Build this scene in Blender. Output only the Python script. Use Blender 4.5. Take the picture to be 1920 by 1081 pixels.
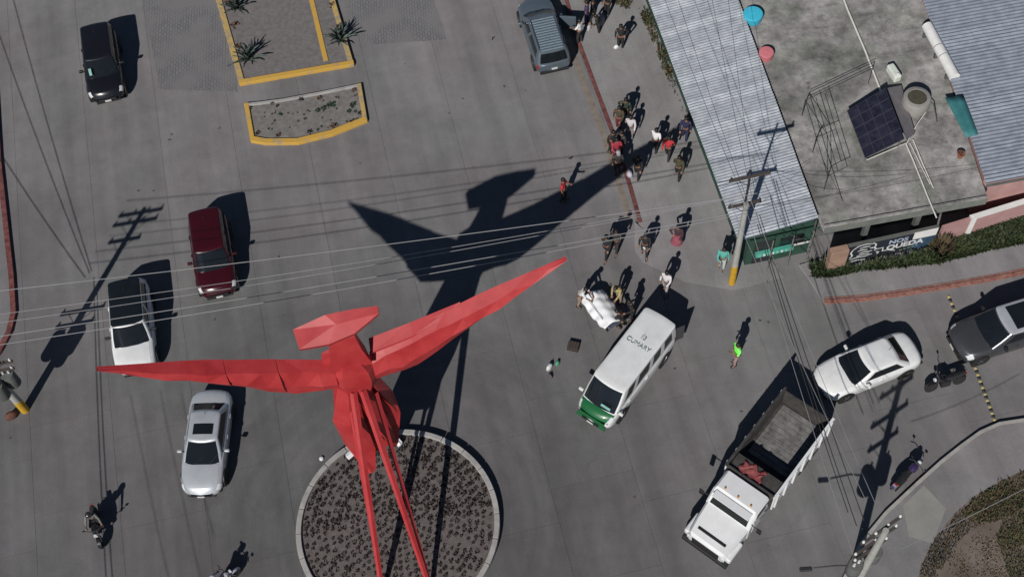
import bpy, bmesh, math, random
from mathutils import Vector, Matrix
random.seed(7)
R = math.radians
scene = bpy.context.scene
for o in list(bpy.data.objects):
    bpy.data.objects.remove(o)

# ---------------------------------------------------------------- camera
F_PX, TILT, ROLL, CAM_H = 2474.92, R(30.0455), R(-5.8326), 51.778
SUN_AZ, SUN_EL = R(244.688), R(38.656)
EXPOSURE = -0.30
fwd = Vector((0, math.sin(TILT), -math.cos(TILT)))
up0 = Vector((0, math.cos(TILT), math.sin(TILT)))
rt0 = Vector((1, 0, 0))
rt = rt0*math.cos(ROLL) + up0*math.sin(ROLL)
upv = -rt0*math.sin(ROLL) + up0*math.cos(ROLL)
cam_data = bpy.data.cameras.new('camera')
cam = bpy.data.objects.new('camera', cam_data)
scene.collection.objects.link(cam)
cam_data.sensor_width = 36.0
cam_data.lens = 36.0*F_PX/1920.0
cam_data.clip_start = 0.5
cam_data.clip_end = 3000
cm = Matrix((rt, upv, -fwd)).transposed().to_4x4()
cm.translation = Vector((0, 0, CAM_H))
cam.matrix_world = cm
scene.camera = cam
# ---------------------------------------------------------------- sky and sun
sdir = Vector((math.cos(SUN_EL)*math.cos(SUN_AZ), math.cos(SUN_EL)*math.sin(SUN_AZ), math.sin(SUN_EL)))
world = bpy.data.worlds.new('World')
scene.world = world
world.use_nodes = True
nt = world.node_tree
bgn = nt.nodes['Background']
sky = nt.nodes.new('ShaderNodeTexSky')
sky.sky_type = 'NISHITA'
sky.sun_disc = False
sky.sun_elevation = SUN_EL
sky.sun_rotation = math.atan2(sdir.x, sdir.y)
sky.altitude = 1500
sky.dust_density = 0.3
nt.links.new(sky.outputs[0], bgn.inputs[0])
bgn.inputs[1].default_value = 0.05
sun_d = bpy.data.lights.new('sun', 'SUN')
sun_d.energy = 5.0
sun_d.angle = R(0.5)
sun_d.color = (1.0, 0.955, 0.90)
sun = bpy.data.objects.new('sun', sun_d)
sun.rotation_euler = sdir.to_track_quat('Z', 'Y').to_euler()
sun.location = (-20, -30, 60)
scene.collection.objects.link(sun)
scene.view_settings.view_transform = 'Standard'
scene.view_settings.look = 'None'
scene.view_settings.exposure = EXPOSURE
scene.view_settings.gamma = 1.0
scene.view_settings.use_curve_mapping = False

# ---------------------------------------------------------------- helpers
COL = scene.collection
def at(u, v, h=0.0):
    """world point at height h that the surveyed photograph pixel (1920 wide) shows"""
    d = fwd + rt*((u-960.0)/F_PX) - upv*((v-540.5)/F_PX)
    k = (h-CAM_H)/d.z
    return Vector((d.x*k, d.y*k, h))
def at2(u, v, h=0.0):
    p = at(u, v, h); return (p.x, p.y)

_m = {}
def mat(name, col, rough=0.8, var=0.12, scale=2.0, metal=0.0, bump=0.0, bscale=None, coat=0.0, detail=5, spec=0.5,
        col2=None, thresh=None, obj=False, diff_rough=0.0, stretch=None):
    if name in _m: return _m[name]
    m = bpy.data.materials.new(name); m.use_nodes = True
    n = m.node_tree.nodes; l = m.node_tree.links
    b = n['Principled BSDF']
    b.inputs['Roughness'].default_value = rough
    b.inputs['Metallic'].default_value = metal
    b.inputs['Specular IOR Level'].default_value = spec
    b.inputs['Coat Weight'].default_value = coat
    if 'Diffuse Roughness' in b.inputs: b.inputs['Diffuse Roughness'].default_value = diff_rough
    b.inputs['Coat Roughness'].default_value = 0.08
    if obj:
        tc = n.new('ShaderNodeTexCoord'); src = tc.outputs['Object']
    else:
        g = n.new('ShaderNodeNewGeometry'); src = g.outputs['Position']
    if stretch:
        mp = n.new('ShaderNodeMapping'); mp.inputs['Scale'].default_value = stretch[:3]
        mp.inputs['Rotation'].default_value = (0, 0, stretch[3] if len(stretch) > 3 else 0)
        l.new(src, mp.inputs['Vector']); src = mp.outputs['Vector']
    c = Vector(col); c2 = Vector(col2) if col2 else None
    n1 = n.new('ShaderNodeTexNoise'); n1.inputs['Scale'].default_value = scale; n1.inputs['Detail'].default_value = detail
    n1.inputs['Roughness'].default_value = 0.62
    l.new(src, n1.inputs['Vector'])
    r = n.new('ShaderNodeValToRGB')
    lo, hi = (thresh if thresh else (0.3, 0.7))
    r.color_ramp.elements[0].position = lo; r.color_ramp.elements[1].position = hi
    a = c*(1-var); z = c2 if c2 is not None else c*(1+var)
    r.color_ramp.elements[0].color = (*a, 1); r.color_ramp.elements[1].color = (*z, 1)
    l.new(n1.outputs['Fac'], r.inputs['Fac'])
    l.new(r.outputs['Color'], b.inputs['Base Color'])
    if bump > 0:
        n2 = n.new('ShaderNodeTexNoise'); n2.inputs['Scale'].default_value = bscale or scale*6; n2.inputs['Detail'].default_value = 4
        l.new(src, n2.inputs['Vector'])
        bp = n.new('ShaderNodeBump'); bp.inputs['Strength'].default_value = bump; bp.inputs['Distance'].default_value = 0.02
        l.new(n2.outputs['Fac'], bp.inputs['Height']); l.new(bp.outputs['Normal'], b.inputs['Normal'])
    m.diffuse_color = (*col, 1)
    _m[name] = m
    return m

class MB:
    def __init__(s): s.v = []; s.f = []; s.mi = []
    def add(s, vs, fs):
        o = len(s.v); s.v += [tuple(v) for v in vs]; s.f += [tuple(i+o for i in f) for f in fs]; return s
    def box(s, c, size, rz=0.0, M=None):
        x, y, z = [k/2 for k in size]
        vs = [Vector((a*x, b*y, d*z)) for a in (-1, 1) for b in (-1, 1) for d in (-1, 1)]
        mm = M if M is not None else Matrix.Rotation(rz, 3, 'Z')
        vs = [mm @ v + Vector(c) for v in vs]
        return s.add(vs, [(0,1,3,2),(4,6,7,5),(0,4,5,1),(2,3,7,6),(0,2,6,4),(1,5,7,3)])
    def prism(s, poly, z0, z1):
        n = len(poly)
        ar = sum(poly[i][0]*poly[(i+1)%n][1]-poly[(i+1)%n][0]*poly[i][1] for i in range(n))
        if ar < 0: poly = poly[::-1]
        vs = [(p[0], p[1], z0) for p in poly]+[(p[0], p[1], z1) for p in poly]
        fs = [tuple(range(n-1, -1, -1)), tuple(range(n, 2*n))]+[(i, (i+1)%n, n+(i+1)%n, n+i) for i in range(n)]
        return s.add(vs, fs)
    def ribbon(s, pts, w, z0, z1, closed=False, off=0.0):
        n = len(pts); L = []; Rr = []
        for i in range(n):
            p = Vector(pts[i][:2])
            if closed: a = Vector(pts[i-1][:2]); b = Vector(pts[(i+1) % n][:2])
            else: a = Vector(pts[max(i-1, 0)][:2]); b = Vector(pts[min(i+1, n-1)][:2])
            d = (b-a).normalized(); nn = Vector((-d.y, d.x))
            L.append(p+nn*(w/2+off)); Rr.append(p+nn*(-w/2+off))
        vs = []
        for i in range(n):
            vs += [(L[i].x, L[i].y, z0), (L[i].x, L[i].y, z1), (Rr[i].x, Rr[i].y, z1), (Rr[i].x, Rr[i].y, z0)]
        fs = []
        for i in range(n if closed else n-1):
            a = i*4; b = ((i+1) % n)*4
            for k in range(4):
                k2 = (k+1) % 4
                fs.append((a+k, a+k2, b+k2, b+k))
        if not closed: fs += [(3,2,1,0), (n*4-4, n*4-3, n*4-2, n*4-1)]
        return s.add(vs, fs)
    def tube(s, pts, r, n=6, cap=True):
        pts = [Vector(p) for p in pts]; m = len(pts)
        rs = r if isinstance(r, (list, tuple)) else [r]*m
        d0 = (pts[1]-pts[0]).normalized()
        u = d0.orthogonal().normalized(); vs = []
        for i in range(m):
            d = (pts[min(i+1, m-1)]-pts[max(i-1, 0)]).normalized()
            u = (u-d*u.dot(d)).normalized(); w = d.cross(u)
            for k in range(n):
                a = 2*math.pi*k/n
                vs.append(pts[i]+(u*math.cos(a)+w*math.sin(a))*rs[i])
        fs = [(i*n+k, i*n+(k+1) % n, (i+1)*n+(k+1) % n, (i+1)*n+k) for i in range(m-1) for k in range(n)]
        if cap: fs += [tuple(range(n-1, -1, -1)), tuple(range((m-1)*n, m*n))]
        return s.add(vs, fs)
    def lathe(s, prof, n=16, c=(0, 0, 0), M=None):
        vs = []; m = len(prof)
        for r, z in prof:
            for k in range(n):
                a = 2*math.pi*k/n
                v = Vector((r*math.cos(a), r*math.sin(a), z))
                if M is not None: v = M @ v
                vs.append(v+Vector(c))
        fs = [(i*n+k, i*n+(k+1) % n, (i+1)*n+(k+1) % n, (i+1)*n+k) for i in range(m-1) for k in range(n)]
        fs += [tuple(range(n-1, -1, -1)), tuple(range((m-1)*n, m*n))]
        return s.add(vs, fs)
    def loft(s, rings, cap=True):
        n = len(rings[0]); m = len(rings); vs = [p for rr in rings for p in rr]
        fs = [(i*n+k, i*n+(k+1) % n, (i+1)*n+(k+1) % n, (i+1)*n+k) for i in range(m-1) for k in range(n)]
        if cap: fs += [tuple(range(n-1, -1, -1)), tuple(range((m-1)*n, m*n))]
        return s.add(vs, fs)
    def grid(s, rows):
        n = len(rows[0]); m = len(rows); vs = [p for rr in rows for p in rr]
        return s.add(vs, [(i*n+k, i*n+k+1, (i+1)*n+k+1, (i+1)*n+k) for i in range(m-1) for k in range(n-1)])
    def mesh(s, name, m=None, smooth=None):
        me = bpy.data.meshes.new(name); me.from_pydata([tuple(v) for v in s.v], [], s.f)
        bm = bmesh.new(); bm.from_mesh(me)
        bmesh.ops.recalc_face_normals(bm, faces=bm.faces[:]) if smooth != 'keep' else None
        bm.to_mesh(me); bm.free()
        if isinstance(smooth, (int, float)) and smooth:
            me.polygons.foreach_set('use_smooth', [True]*len(me.polygons))
            me.set_sharp_from_angle(angle=R(smooth))
        if m: me.materials.append(m)
        return me
    def build(s, name, m=None, parent=None, smooth=None, kind=None):
        return link(name, s.mesh(name, m, smooth), parent, kind)

def link(name, me, parent=None, kind=None):
    o = bpy.data.objects.new(name, me); COL.objects.link(o)
    if parent: o.parent = parent
    if kind: o['kind'] = kind
    return o
def tag(o, label, cat, group=None, kind=None):
    o['label'] = label; o['category'] = cat
    if group: o['group'] = group
    if kind: o['kind'] = kind
    return o
def thing(name, label, cat, loc=(0, 0, 0), rz=0.0, group=None):
    o = bpy.data.objects.new(name, None); COL.objects.link(o)
    o.location = loc; o.rotation_euler = (0, 0, rz); o.empty_display_size = 0.2
    return tag(o, label, cat, group)
def copy_tree(o, parent=None):
    c = o.copy(); COL.objects.link(c)
    if parent: c.parent = parent
    for ch in o.children: copy_tree(ch, c)
    return c
def bevel(o, w=0.02, seg=2):
    b = o.modifiers.new('bevel', 'BEVEL'); b.width = w; b.segments = seg; b.limit_method = 'ANGLE'; b.angle_limit = R(40)
    return o
def rnd(a, b): return random.uniform(a, b)
def lerp(a, b, t): return a+(b-a)*t
def interp(xs, ys, x):
    if x <= xs[0]: return ys[0]
    for i in range(len(xs)-1):
        if x <= xs[i+1]:
            t = (x-xs[i])/(xs[i+1]-xs[i]); return lerp(ys[i], ys[i+1], t)
    return ys[-1]
def pts2(l, h=0.0): return [at2(u, v, h) for u, v in l]

# ================================================================ materials
SD = R(98.2)                                   # street direction
sd = Vector((math.cos(SD), math.sin(SD))); sn = Vector((-sd.y, sd.x))
def road_mat(name, base, joint=False):
    m = bpy.data.materials.new(name); m.use_nodes = True
    n = m.node_tree.nodes; l = m.node_tree.links; b = n['Principled BSDF']
    b.inputs['Roughness'].default_value = 0.72
    b.inputs['Specular IOR Level'].default_value = 0.3
    b.inputs['Diffuse Roughness'].default_value = 0.9
    g = n.new('ShaderNodeNewGeometry')
    def noise(scale, detail=5, vec=None, rough=0.6):
        t = n.new('ShaderNodeTexNoise'); t.inputs['Scale'].default_value = scale; t.inputs['Detail'].default_value = detail
        t.inputs['Roughness'].default_value = rough
        l.new(vec or g.outputs['Position'], t.inputs['Vector']); return t.outputs['Fac']
    def ramp(src, p0, p1, c0, c1):
        r = n.new('ShaderNodeMapRange'); r.inputs[1].default_value = p0; r.inputs[2].default_value = p1
        r.inputs[3].default_value = c0; r.inputs[4].default_value = c1; l.new(src, r.inputs[0]); return r.outputs[0]
    def mul(a, c):
        x = n.new('ShaderNodeMath'); x.operation = 'MULTIPLY'; l.new(a, x.inputs[0]); l.new(c, x.inputs[1]); return x.outputs[0]
    mp = n.new('ShaderNodeMapping'); mp.inputs['Rotation'].default_value = (0, 0, -SD)
    l.new(g.outputs['Position'], mp.inputs['Vector'])
    mp2 = n.new('ShaderNodeMapping'); mp2.inputs['Scale'].default_value = (0.05, 0.85, 1.0); l.new(mp.outputs[0], mp2.inputs['Vector'])
    f = ramp(noise(0.16, 4), 0.3, 0.7, 0.84, 1.14)
    f = mul(f, ramp(noise(1.0, 5, mp2.outputs[0]), 0.3, 0.72, 0.80, 1.12))          # wheel lanes along the street
    f = mul(f, ramp(noise(1.4, 6), 0.25, 0.75, 0.90, 1.09))
    f = mul(f, ramp(noise(14.0, 4), 0.25, 0.75, 0.90, 1.10))
    f = mul(f, ramp(noise(70.0, 2), 0.3, 0.7, 0.93, 1.07))
    f = mul(f, ramp(noise(2.3, 8, None, 0.75), 0.66, 0.80, 1.0, 0.70))               # oil spots
    # tyre wear circling the roundabout, a brightness falloff painted in, and hairline cracks
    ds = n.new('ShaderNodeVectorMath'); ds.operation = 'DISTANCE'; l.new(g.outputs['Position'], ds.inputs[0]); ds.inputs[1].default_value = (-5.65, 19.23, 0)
    cb = n.new('ShaderNodeCombineXYZ'); l.new(ds.outputs['Value'], cb.inputs[0])
    wob = n.new('ShaderNodeVectorMath'); wob.operation = 'ADD'; l.new(cb.outputs[0], wob.inputs[0])
    wn_ = n.new('ShaderNodeTexNoise'); wn_.inputs['Scale'].default_value = 0.10; l.new(g.outputs['Position'], wn_.inputs['Vector']); l.new(wn_.outputs['Color'], wob.inputs[1])
    arcs = ramp(noise(0.85, 3, wob.outputs[0]), 0.35, 0.68, 0.80, 1.07)
    msk = n.new('ShaderNodeMapRange'); msk.inputs[1].default_value = 7.5; msk.inputs[2].default_value = 15.0; l.new(ds.outputs['Value'], msk.inputs[0])
    mm = n.new('ShaderNodeMix'); mm.data_type = 'FLOAT'; l.new(msk.outputs[0], mm.inputs[0]); l.new(arcs, mm.inputs[2]); mm.inputs[3].default_value = 1.0
    f = mul(f, mm.outputs[0])
    f = mul(f, ramp(ds.outputs['Value'], 4.4, 17.0, 0.84, 1.06))  # brightness falloff of the view painted into the colour, darkest near the island
    dv_ = n.new('ShaderNodeVectorMath'); dv_.operation = 'ADD'; l.new(g.outputs['Position'], dv_.inputs[0])
    dn = n.new('ShaderNodeTexNoise'); dn.inputs['Scale'].default_value = 0.9; dn.inputs['Detail'].default_value = 5; l.new(g.outputs['Position'], dn.inputs['Vector']); l.new(dn.outputs['Color'], dv_.inputs[1])
    vo = n.new('ShaderNodeTexVoronoi'); vo.feature = 'DISTANCE_TO_EDGE'; vo.inputs['Scale'].default_value = 0.16; l.new(dv_.outputs[0], vo.inputs['Vector'])
    ckm = ramp(noise(0.13, 3), 0.5, 0.62, 0.0, 1.0)
    ck0 = ramp(vo.outputs['Distance'], 0.0, 0.0035, 0.18, 0.0)
    ck1 = mul(ck0, ckm); ck = ramp(ck1, 0.0, 1.0, 1.0, 0.0)
    f = mul(f, ck)
    f = mul(f, ramp(noise(0.55, 7, None, 0.7), 0.34, 0.50, 0.90, 1.0))
    f = mul(f, ramp(noise(4.5, 6, None, 0.75), 0.60, 0.74, 1.0, 1.13))
    oi = n.new('ShaderNodeObjectInfo'); f = mul(f, ramp(oi.outputs['Random'], 0, 1, 0.97, 1.03))
    hue = noise(0.12, 3)
    mx = n.new('ShaderNodeMix'); mx.data_type = 'RGBA'
    mx.inputs[6].default_value = (*[base*k for k in (1.04, 0.985, 1.02)], 1); mx.inputs[7].default_value = (*[base*k for k in (0.99, 0.995, 1.0)], 1)
    l.new(ramp(hue, 0.4, 0.6, 0, 1), mx.inputs[0])
    vm = n.new('ShaderNodeVectorMath'); vm.operation = 'SCALE'; l.new(mx.outputs[2], vm.inputs[0]); l.new(f, vm.inputs['Scale'])
    l.new(vm.outputs[0], b.inputs['Base Color'])
    bp = n.new('ShaderNodeBump'); bp.inputs['Strength'].default_value = 0.25; bp.inputs['Distance'].default_value = 0.01
    l.new(noise(45.0, 4), bp.inputs['Height']); l.new(bp.outputs[0], b.inputs['Normal'])
    return m
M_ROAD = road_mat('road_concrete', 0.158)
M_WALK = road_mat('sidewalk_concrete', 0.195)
M_SLAB = mat('ramp_concrete', (0.23, 0.23, 0.215), 0.85, 0.10, 1.5, bump=0.15, diff_rough=0.8)
M_GROUND = mat('bare_soil', (0.17, 0.14, 0.11), 0.95, 0.30, 0.8, bump=0.4, diff_rough=0.8)
M_FIELD = mat('dry_field_soil', (0.12, 0.095, 0.07), 0.95, 0.30, 0.5, bump=0.5, col2=(0.20, 0.165, 0.145), diff_rough=0.8)
M_JOINT = mat('slab_joint', (0.10, 0.095, 0.09), 0.95, 0.2, 3)
M_YEL = mat('yellow_kerb_paint', (0.56, 0.335, 0.06), 0.75, 0.04, 2.6, bump=0.15, col2=(0.33, 0.26, 0.17), detail=10, thresh=(.52, .70))
M_YELW = mat('worn_yellow_kerb_paint', (0.50, 0.34, 0.11), 0.8, 0.05, 3.2, col2=(0.28, 0.24, 0.18), detail=10, thresh=(.44, .62))
M_REDK = mat('red_kerb_paint', (0.12, 0.028, 0.028), 0.8, 0.35, 4, col2=(0.22, 0.08, 0.07))
M_REDB = mat('bright_red_kerb_paint', (0.26, 0.065, 0.05), 0.8, 0.35, 5, col2=(0.34, 0.19, 0.15))
M_KERB = mat('kerb_concrete', (0.32, 0.31, 0.29), 0.85, 0.18, 3, bump=0.15)
M_WHITEK = mat('whitewashed_kerb', (0.33, 0.32, 0.31), 0.8, 0.22, 2.2, bump=0.15, col2=(0.40, 0.39, 0.37), detail=8)
M_GRAVEL = mat('median_gravel', (0.135, 0.125, 0.125), 0.95, 0.22, 5, bump=0.6, bscale=40, diff_rough=0.8)
M_BEDSOIL = mat('bed_soil', (0.115, 0.10, 0.095), 0.95, 0.32, 4, bump=0.6, bscale=25)
M_LEAFD = mat('dark_purple_leaf', (0.026, 0.016, 0.019), 0.7, 0.4, 6, col2=(0.048, 0.034, 0.026))
M_LEAFG = mat('weed_leaf', (0.022, 0.042, 0.012), 0.7, 0.45, 2.2, col2=(0.050, 0.072, 0.020))
M_LEAFDRY = mat('dry_leaf', (0.085, 0.062, 0.032), 0.85, 0.2, 1.2, col2=(0.125, 0.095, 0.05))
M_AGAVE = mat('agave_leaf', (0.060, 0.085, 0.072), 0.55, 0.25, 6, col2=(0.10, 0.13, 0.115))

# ================================================================ ground and road
MB().box((0, 60, -0.10), (900, 900, 0.04)).build('ground', M_GROUND, kind='structure')
road = MB().box((0, 34, -0.05), (110, 90, 0.03)).build('road', M_JOINT, kind='structure')
slab_w, slab_l, gap = 3.55, 4.2, 0.010
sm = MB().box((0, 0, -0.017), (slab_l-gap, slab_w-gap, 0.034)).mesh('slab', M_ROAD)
oc = Vector((5.34-1.8, 38.17))
for i in range(-9, 8):
    for j in range(-13, 13):
        p = oc+sd*(i*slab_l+(slab_l*0.35 if j % 2 else 0))+sn*(j*slab_w)
        q = p-Vector((0, 34))
        if abs(p.x) > 36 or p.y < 4 or p.y > 62: continue
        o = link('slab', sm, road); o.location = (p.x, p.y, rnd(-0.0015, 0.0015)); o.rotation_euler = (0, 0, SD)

# stamped crosswalk paving, set 4 mm proud of the slabs
def stamped_mat():
    m = bpy.data.materials.new('stamped_paving'); m.use_nodes = True
    n = m.node_tree.nodes; l = m.node_tree.links; b = n['Principled BSDF']
    b.inputs['Roughness'].default_value = 0.8; b.inputs['Diffuse Roughness'].default_value = 0.8
    g = n.new('ShaderNodeNewGeometry'); mp = n.new('ShaderNodeMapping'); mp.inputs['Rotation'].default_value = (0, 0, -SD+R(8))
    l.new(g.outputs['Position'], mp.inputs['Vector'])
    br = n.new('ShaderNodeTexBrick'); br.inputs['Scale'].default_value = 3.2; br.inputs['Mortar Size'].default_value = 0.035
    br.inputs['Color1'].default_value = (0.128, 0.126, 0.132, 1); br.inputs['Color2'].default_value = (0.155, 0.153, 0.16, 1); br.inputs['Mortar'].default_value = (0.06, 0.06, 0.066, 1)
    br.inputs['Brick Width'].default_value = 0.9; br.inputs['Row Height'].default_value = 0.45
    l.new(mp.outputs[0], br.inputs['Vector'])
    no = n.new('ShaderNodeTexNoise'); no.inputs['Scale'].default_value = 0.7; no.inputs['Detail'].default_value = 6
    l.new(g.outputs['Position'], no.inputs['Vector'])
    mr = n.new('ShaderNodeMapRange'); mr.inputs[1].default_value = 0.42; mr.inputs[2].default_value = 0.6; l.new(no.outputs['Fac'], mr.inputs[0])
    mx = n.new('ShaderNodeMix'); mx.data_type = 'RGBA'; mx.inputs[7].default_value = (0.150, 0.147, 0.150, 1)
    mr.inputs[3].default_value = 0.1; mr.inputs[4].default_value = 0.9
    l.new(mr.outputs[0], mx.inputs[0]); l.new(br.outputs['Color'], mx.inputs[6]); l.new(mx.outputs[2], b.inputs['Base Color'])
    bp = n.new('ShaderNodeBump'); bp.inputs['Distance'].default_value = 0.01; bp.inputs['Strength'].default_value = 0.5; bp.invert = True
    l.new(br.outputs['Fac'], bp.inputs['Height']); l.new(bp.outputs[0], b.inputs['Normal'])
    return m
M_STAMP = stamped_mat()
MB().prism(pts2([(262, -30), (415, -30), (442, 110), (446, 172), (300, 168)]), -0.02, 0.0045).build('crosswalk', M_STAMP, kind='structure')
MB().prism(pts2([(640, -40), (800, -40), (838, 74), (700, 84), (666, 60)]), -0.02, 0.0045).build('crosswalk', M_STAMP, kind='structure')

# ---------------------------------------------------------------- sidewalks and kerbs
kr = [(1030, -90), (1058, 0), (1083, 85), (1110, 158), (1150, 263), (1178, 352), (1197, 420)]
KR = pts2(kr)
walk_r = KR+pts2([(1210, 436), (1290, 470), (1372, 486), (1430, 470), (1300, 200), (1215, -90)])
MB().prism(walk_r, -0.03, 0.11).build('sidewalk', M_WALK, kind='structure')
rp0 = pts2([(1190, 418), (1210, 436), (1290, 470), (1372, 486), (1430, 470)]); rp1 = pts2([(1190, 470), (1206, 492), (1283, 528), (1376, 544), (1470, 520)])
rm = MB()
for i in range(4):
    a_, b_, c_, d_ = rp0[i], rp0[i+1], rp1[i+1], rp1[i]
    rm.add([(*a_, .112), (*b_, .112), (*c_, .003), (*d_, .003)], [(0, 1, 2, 3)])
rm.build('sidewalk_ramp', M_WALK, None, 60, kind='structure')
kb = tag(MB().ribbon(KR, 0.17, -0.02, 0.145, off=0.085).build('kerb', M_REDK), 'dark red painted kerb along the pavement beside the corrugated roof shop', 'kerb')
MB().ribbon(pts2([(u-14, v+2) for u, v in kr]), 0.30, -0.02, 0.0045).build('gutter_strip', mat('gutter_paint', (0.20, 0.165, 0.13), 0.9, 0.2, 3, col2=(0.24, 0.21, 0.18)), kind='structure')
# left kerb and pavement
kl = [(-22, 60), (-4, 180), (3, 300), (14, 400), (27, 520), (31, 588), (22, 625), (4, 660), (-30, 705)]
KL = pts2(kl)
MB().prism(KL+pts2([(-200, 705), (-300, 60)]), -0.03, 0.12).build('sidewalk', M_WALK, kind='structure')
tag(MB().ribbon(KL, 0.24, -0.02, 0.16, off=-0.1).build('kerb', M_REDK), 'long dark red kerb bending at the left edge of the photo', 'kerb')
# verge pavement by the mural
kv = [(1545, 570), (1620, 565), (1700, 554), (1780, 541), (1860, 527), (1990, 500)]
KV = pts2(kv)
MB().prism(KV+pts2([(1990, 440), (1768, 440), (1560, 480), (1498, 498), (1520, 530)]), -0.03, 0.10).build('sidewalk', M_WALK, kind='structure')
tag(MB().ribbon(KV, 0.15, -0.02, 0.15, off=0.07).build('kerb', M_REDB), 'faded red and white kerb in front of the mural wall', 'kerb')
tag(MB().ribbon(pts2([(u, v-9) for u, v in kv]), 0.06, 0.05, 0.125).build('kerb_back_edge', M_REDB), 'thin red line along the back of the mural side kerb', 'painted line')
# lower right pavement
kc = [(1560, 1130), (1612, 1020), (1660, 962), (1722, 904), (1762, 868), (1800, 838), (1836, 812), (1872, 796), (1925, 788), (2000, 780)]
KC = pts2(kc)
MB().prism(KC+pts2([(2000, 860), (1925, 878), (1870, 905), (1826, 930), (1790, 962), (1755, 1005), (1725, 1060), (1712, 1130)]), -0.03, 0.17).build('sidewalk', M_WALK, kind='structure')
tag(MB().ribbon(KC, 0.14, -0.02, 0.20, off=-0.02).build('kerb', M_KERB), 'curved grey concrete kerb on the corner by the dry field', 'kerb')
MB().prism(pts2([(1693, 947), (1732, 909), (1774, 952), (1748, 1018), (1704, 1004)], 0.17), 0.10, 0.176).build('ramp_slab', M_SLAB, kind='structure')
MB().prism(pts2([(2010, 855), (1925, 876), (1870, 903), (1826, 928), (1790, 960), (1755, 1003), (1725, 1058), (1705, 1150), (2100, 1200)]), -0.04, 0.13).build('field', M_FIELD, kind='structure')

def blades(name, mats, area_px, n, hmin, hmax, w, z0=0.0, dens=None, spread=0.5, h=0.0):
    """grass or weeds as many small leaf faces inside a ground polygon"""
    poly = [Vector(p) for p in pts2(area_px, h)]
    xs = [p.x for p in poly]; ys = [p.y for p in poly]
    def inside(x, y):
        c = False; j = len(poly)-1
        for i in range(len(poly)):
            a, b = poly[i], poly[j]
            if (a.y > y) != (b.y > y) and x < (b.x-a.x)*(y-a.y)/(b.y-a.y)+a.x: c = not c
            j = i
        return c
    m = MB(); k = 0; tries = 0; clumps = []
    while len(clumps) < max(8, n//60) and tries < 20000:
        tries += 1; x, y = rnd(min(xs), max(xs)), rnd(min(ys), max(ys))
        if inside(x, y): clumps.append((x, y, rnd(0.15, 0.5), rnd(0.6, 1.25)))
    while k < n:
        cx, cy, cr, ch = random.choice(clumps)
        x, y = random.gauss(cx, cr), random.gauss(cy, cr)
        if not inside(x, y): k += 0.2; continue
        k += 1
        a = rnd(0, 6.283); hh = rnd(hmin, hmax)*ch; ln = rnd(0.2, spread)*hh*2
        d = Vector((math.cos(a), math.sin(a), 0)); s = Vector((-d.y, d.x, 0))*w*rnd(0.6, 1.3)
        b0 = Vector((x, y, z0)); mid = b0+d*ln*0.5+Vector((0, 0, hh*0.8)); tip = b0+d*ln+Vector((0, 0, hh))
        o = len(m.v); m.v += [tuple(b0-s*0.4), tuple(b0+s*0.4), tuple(mid+s), tuple(mid-s), tuple(tip)]
        m.f += [(o, o+1, o+2, o+3), (o+3, o+2, o+4)]
    me = bpy.data.meshes.new(name); me.from_pydata(m.v, [], m.f)
    for q in mats: me.materials.append(q)
    if len(mats) > 1:
        me.polygons.foreach_set('material_index', [((i//2)*7919 % 97) % len(mats) for i in range(len(me.polygons))])
    return link(name, me, None, 'stuff')
tag(blades('dry_grass', [M_LEAFDRY, M_LEAFDRY, M_LEAFG], [(2000, 862), (1925, 882), (1870, 908), (1828, 934), (1795, 966), (1835, 985), (1990, 940)], 5200, 0.06, 0.2, 0.018, 0.13, h=0.13), 'dry brown grass growing on the field edge', 'grass', kind='stuff')
tag(blades('dry_grass', [M_LEAFDRY, M_LEAFG, mat('olive_leaf', (0.085, 0.078, 0.035), 0.8, 0.2, 1)], [(1990, 940), (1880, 972), (1868, 1010), (1900, 1110), (2000, 1110)], 5200, 0.05, 0.16, 0.018, 0.13, h=0.13), 'olive green grass in the corner of the field', 'grass', kind='stuff')
tag(blades('dry_grass', [M_LEAFDRY, M_JOINT], [(1795, 966), (1835, 985), (1800, 1010), (1770, 1060), (1740, 1110), (1712, 1120), (1727, 1060), (1757, 1005)], 1500, 0.05, 0.2, 0.018, 0.13, h=0.13), 'dark dry tufts along the pavement edge', 'grass', kind='stuff')
tag(blades('field_stubble', [M_LEAFDRY, M_GROUND], [(1850, 985), (1870, 1010), (1895, 1110), (1760, 1110), (1790, 1030)], 900, 0.03, 0.09, 0.02, 0.13, h=0.13), 'sparse stubble on the bare soil patch', 'stubble', kind='stuff')
tag(blades('weeds', [M_LEAFG, M_LEAFG, M_LEAFG, mat('deep_weed_leaf', (0.022, 0.040, 0.014), 0.7, 0.3, 2)], [(1520, 500), (1522, 524), (1560, 522), (1625, 510), (1700, 505), (1762, 496), (1850, 474), (1990, 444), (1990, 388), (1930, 404), (1770, 462), (1690, 488), (1600, 506), (1560, 500)], 15000, 0.08, 0.40, 0.035, 0.10), 'dense green weeds growing along the foot of the mural wall', 'weeds', kind='stuff')
tag(blades('weeds', [M_LEAFG, M_LEAFDRY], [(1196, 20), (1214, 22), (1260, 130), (1300, 240), (1292, 246), (1250, 150), (1222, 80)], 900, 0.06, 0.26, 0.03, 0.11), 'sparse weeds along the foot of the shop wall', 'weeds', kind='stuff')
tag(blades('weeds', [M_LEAFG, M_LEAFDRY], [(1108, -40), (1190, -30), (1180, 22), (1150, 14), (1112, 2)], 900, 0.06, 0.28, 0.03, 0.11), 'weedy patch on the pavement behind the bystanders at the top', 'weeds', kind='stuff')

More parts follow.
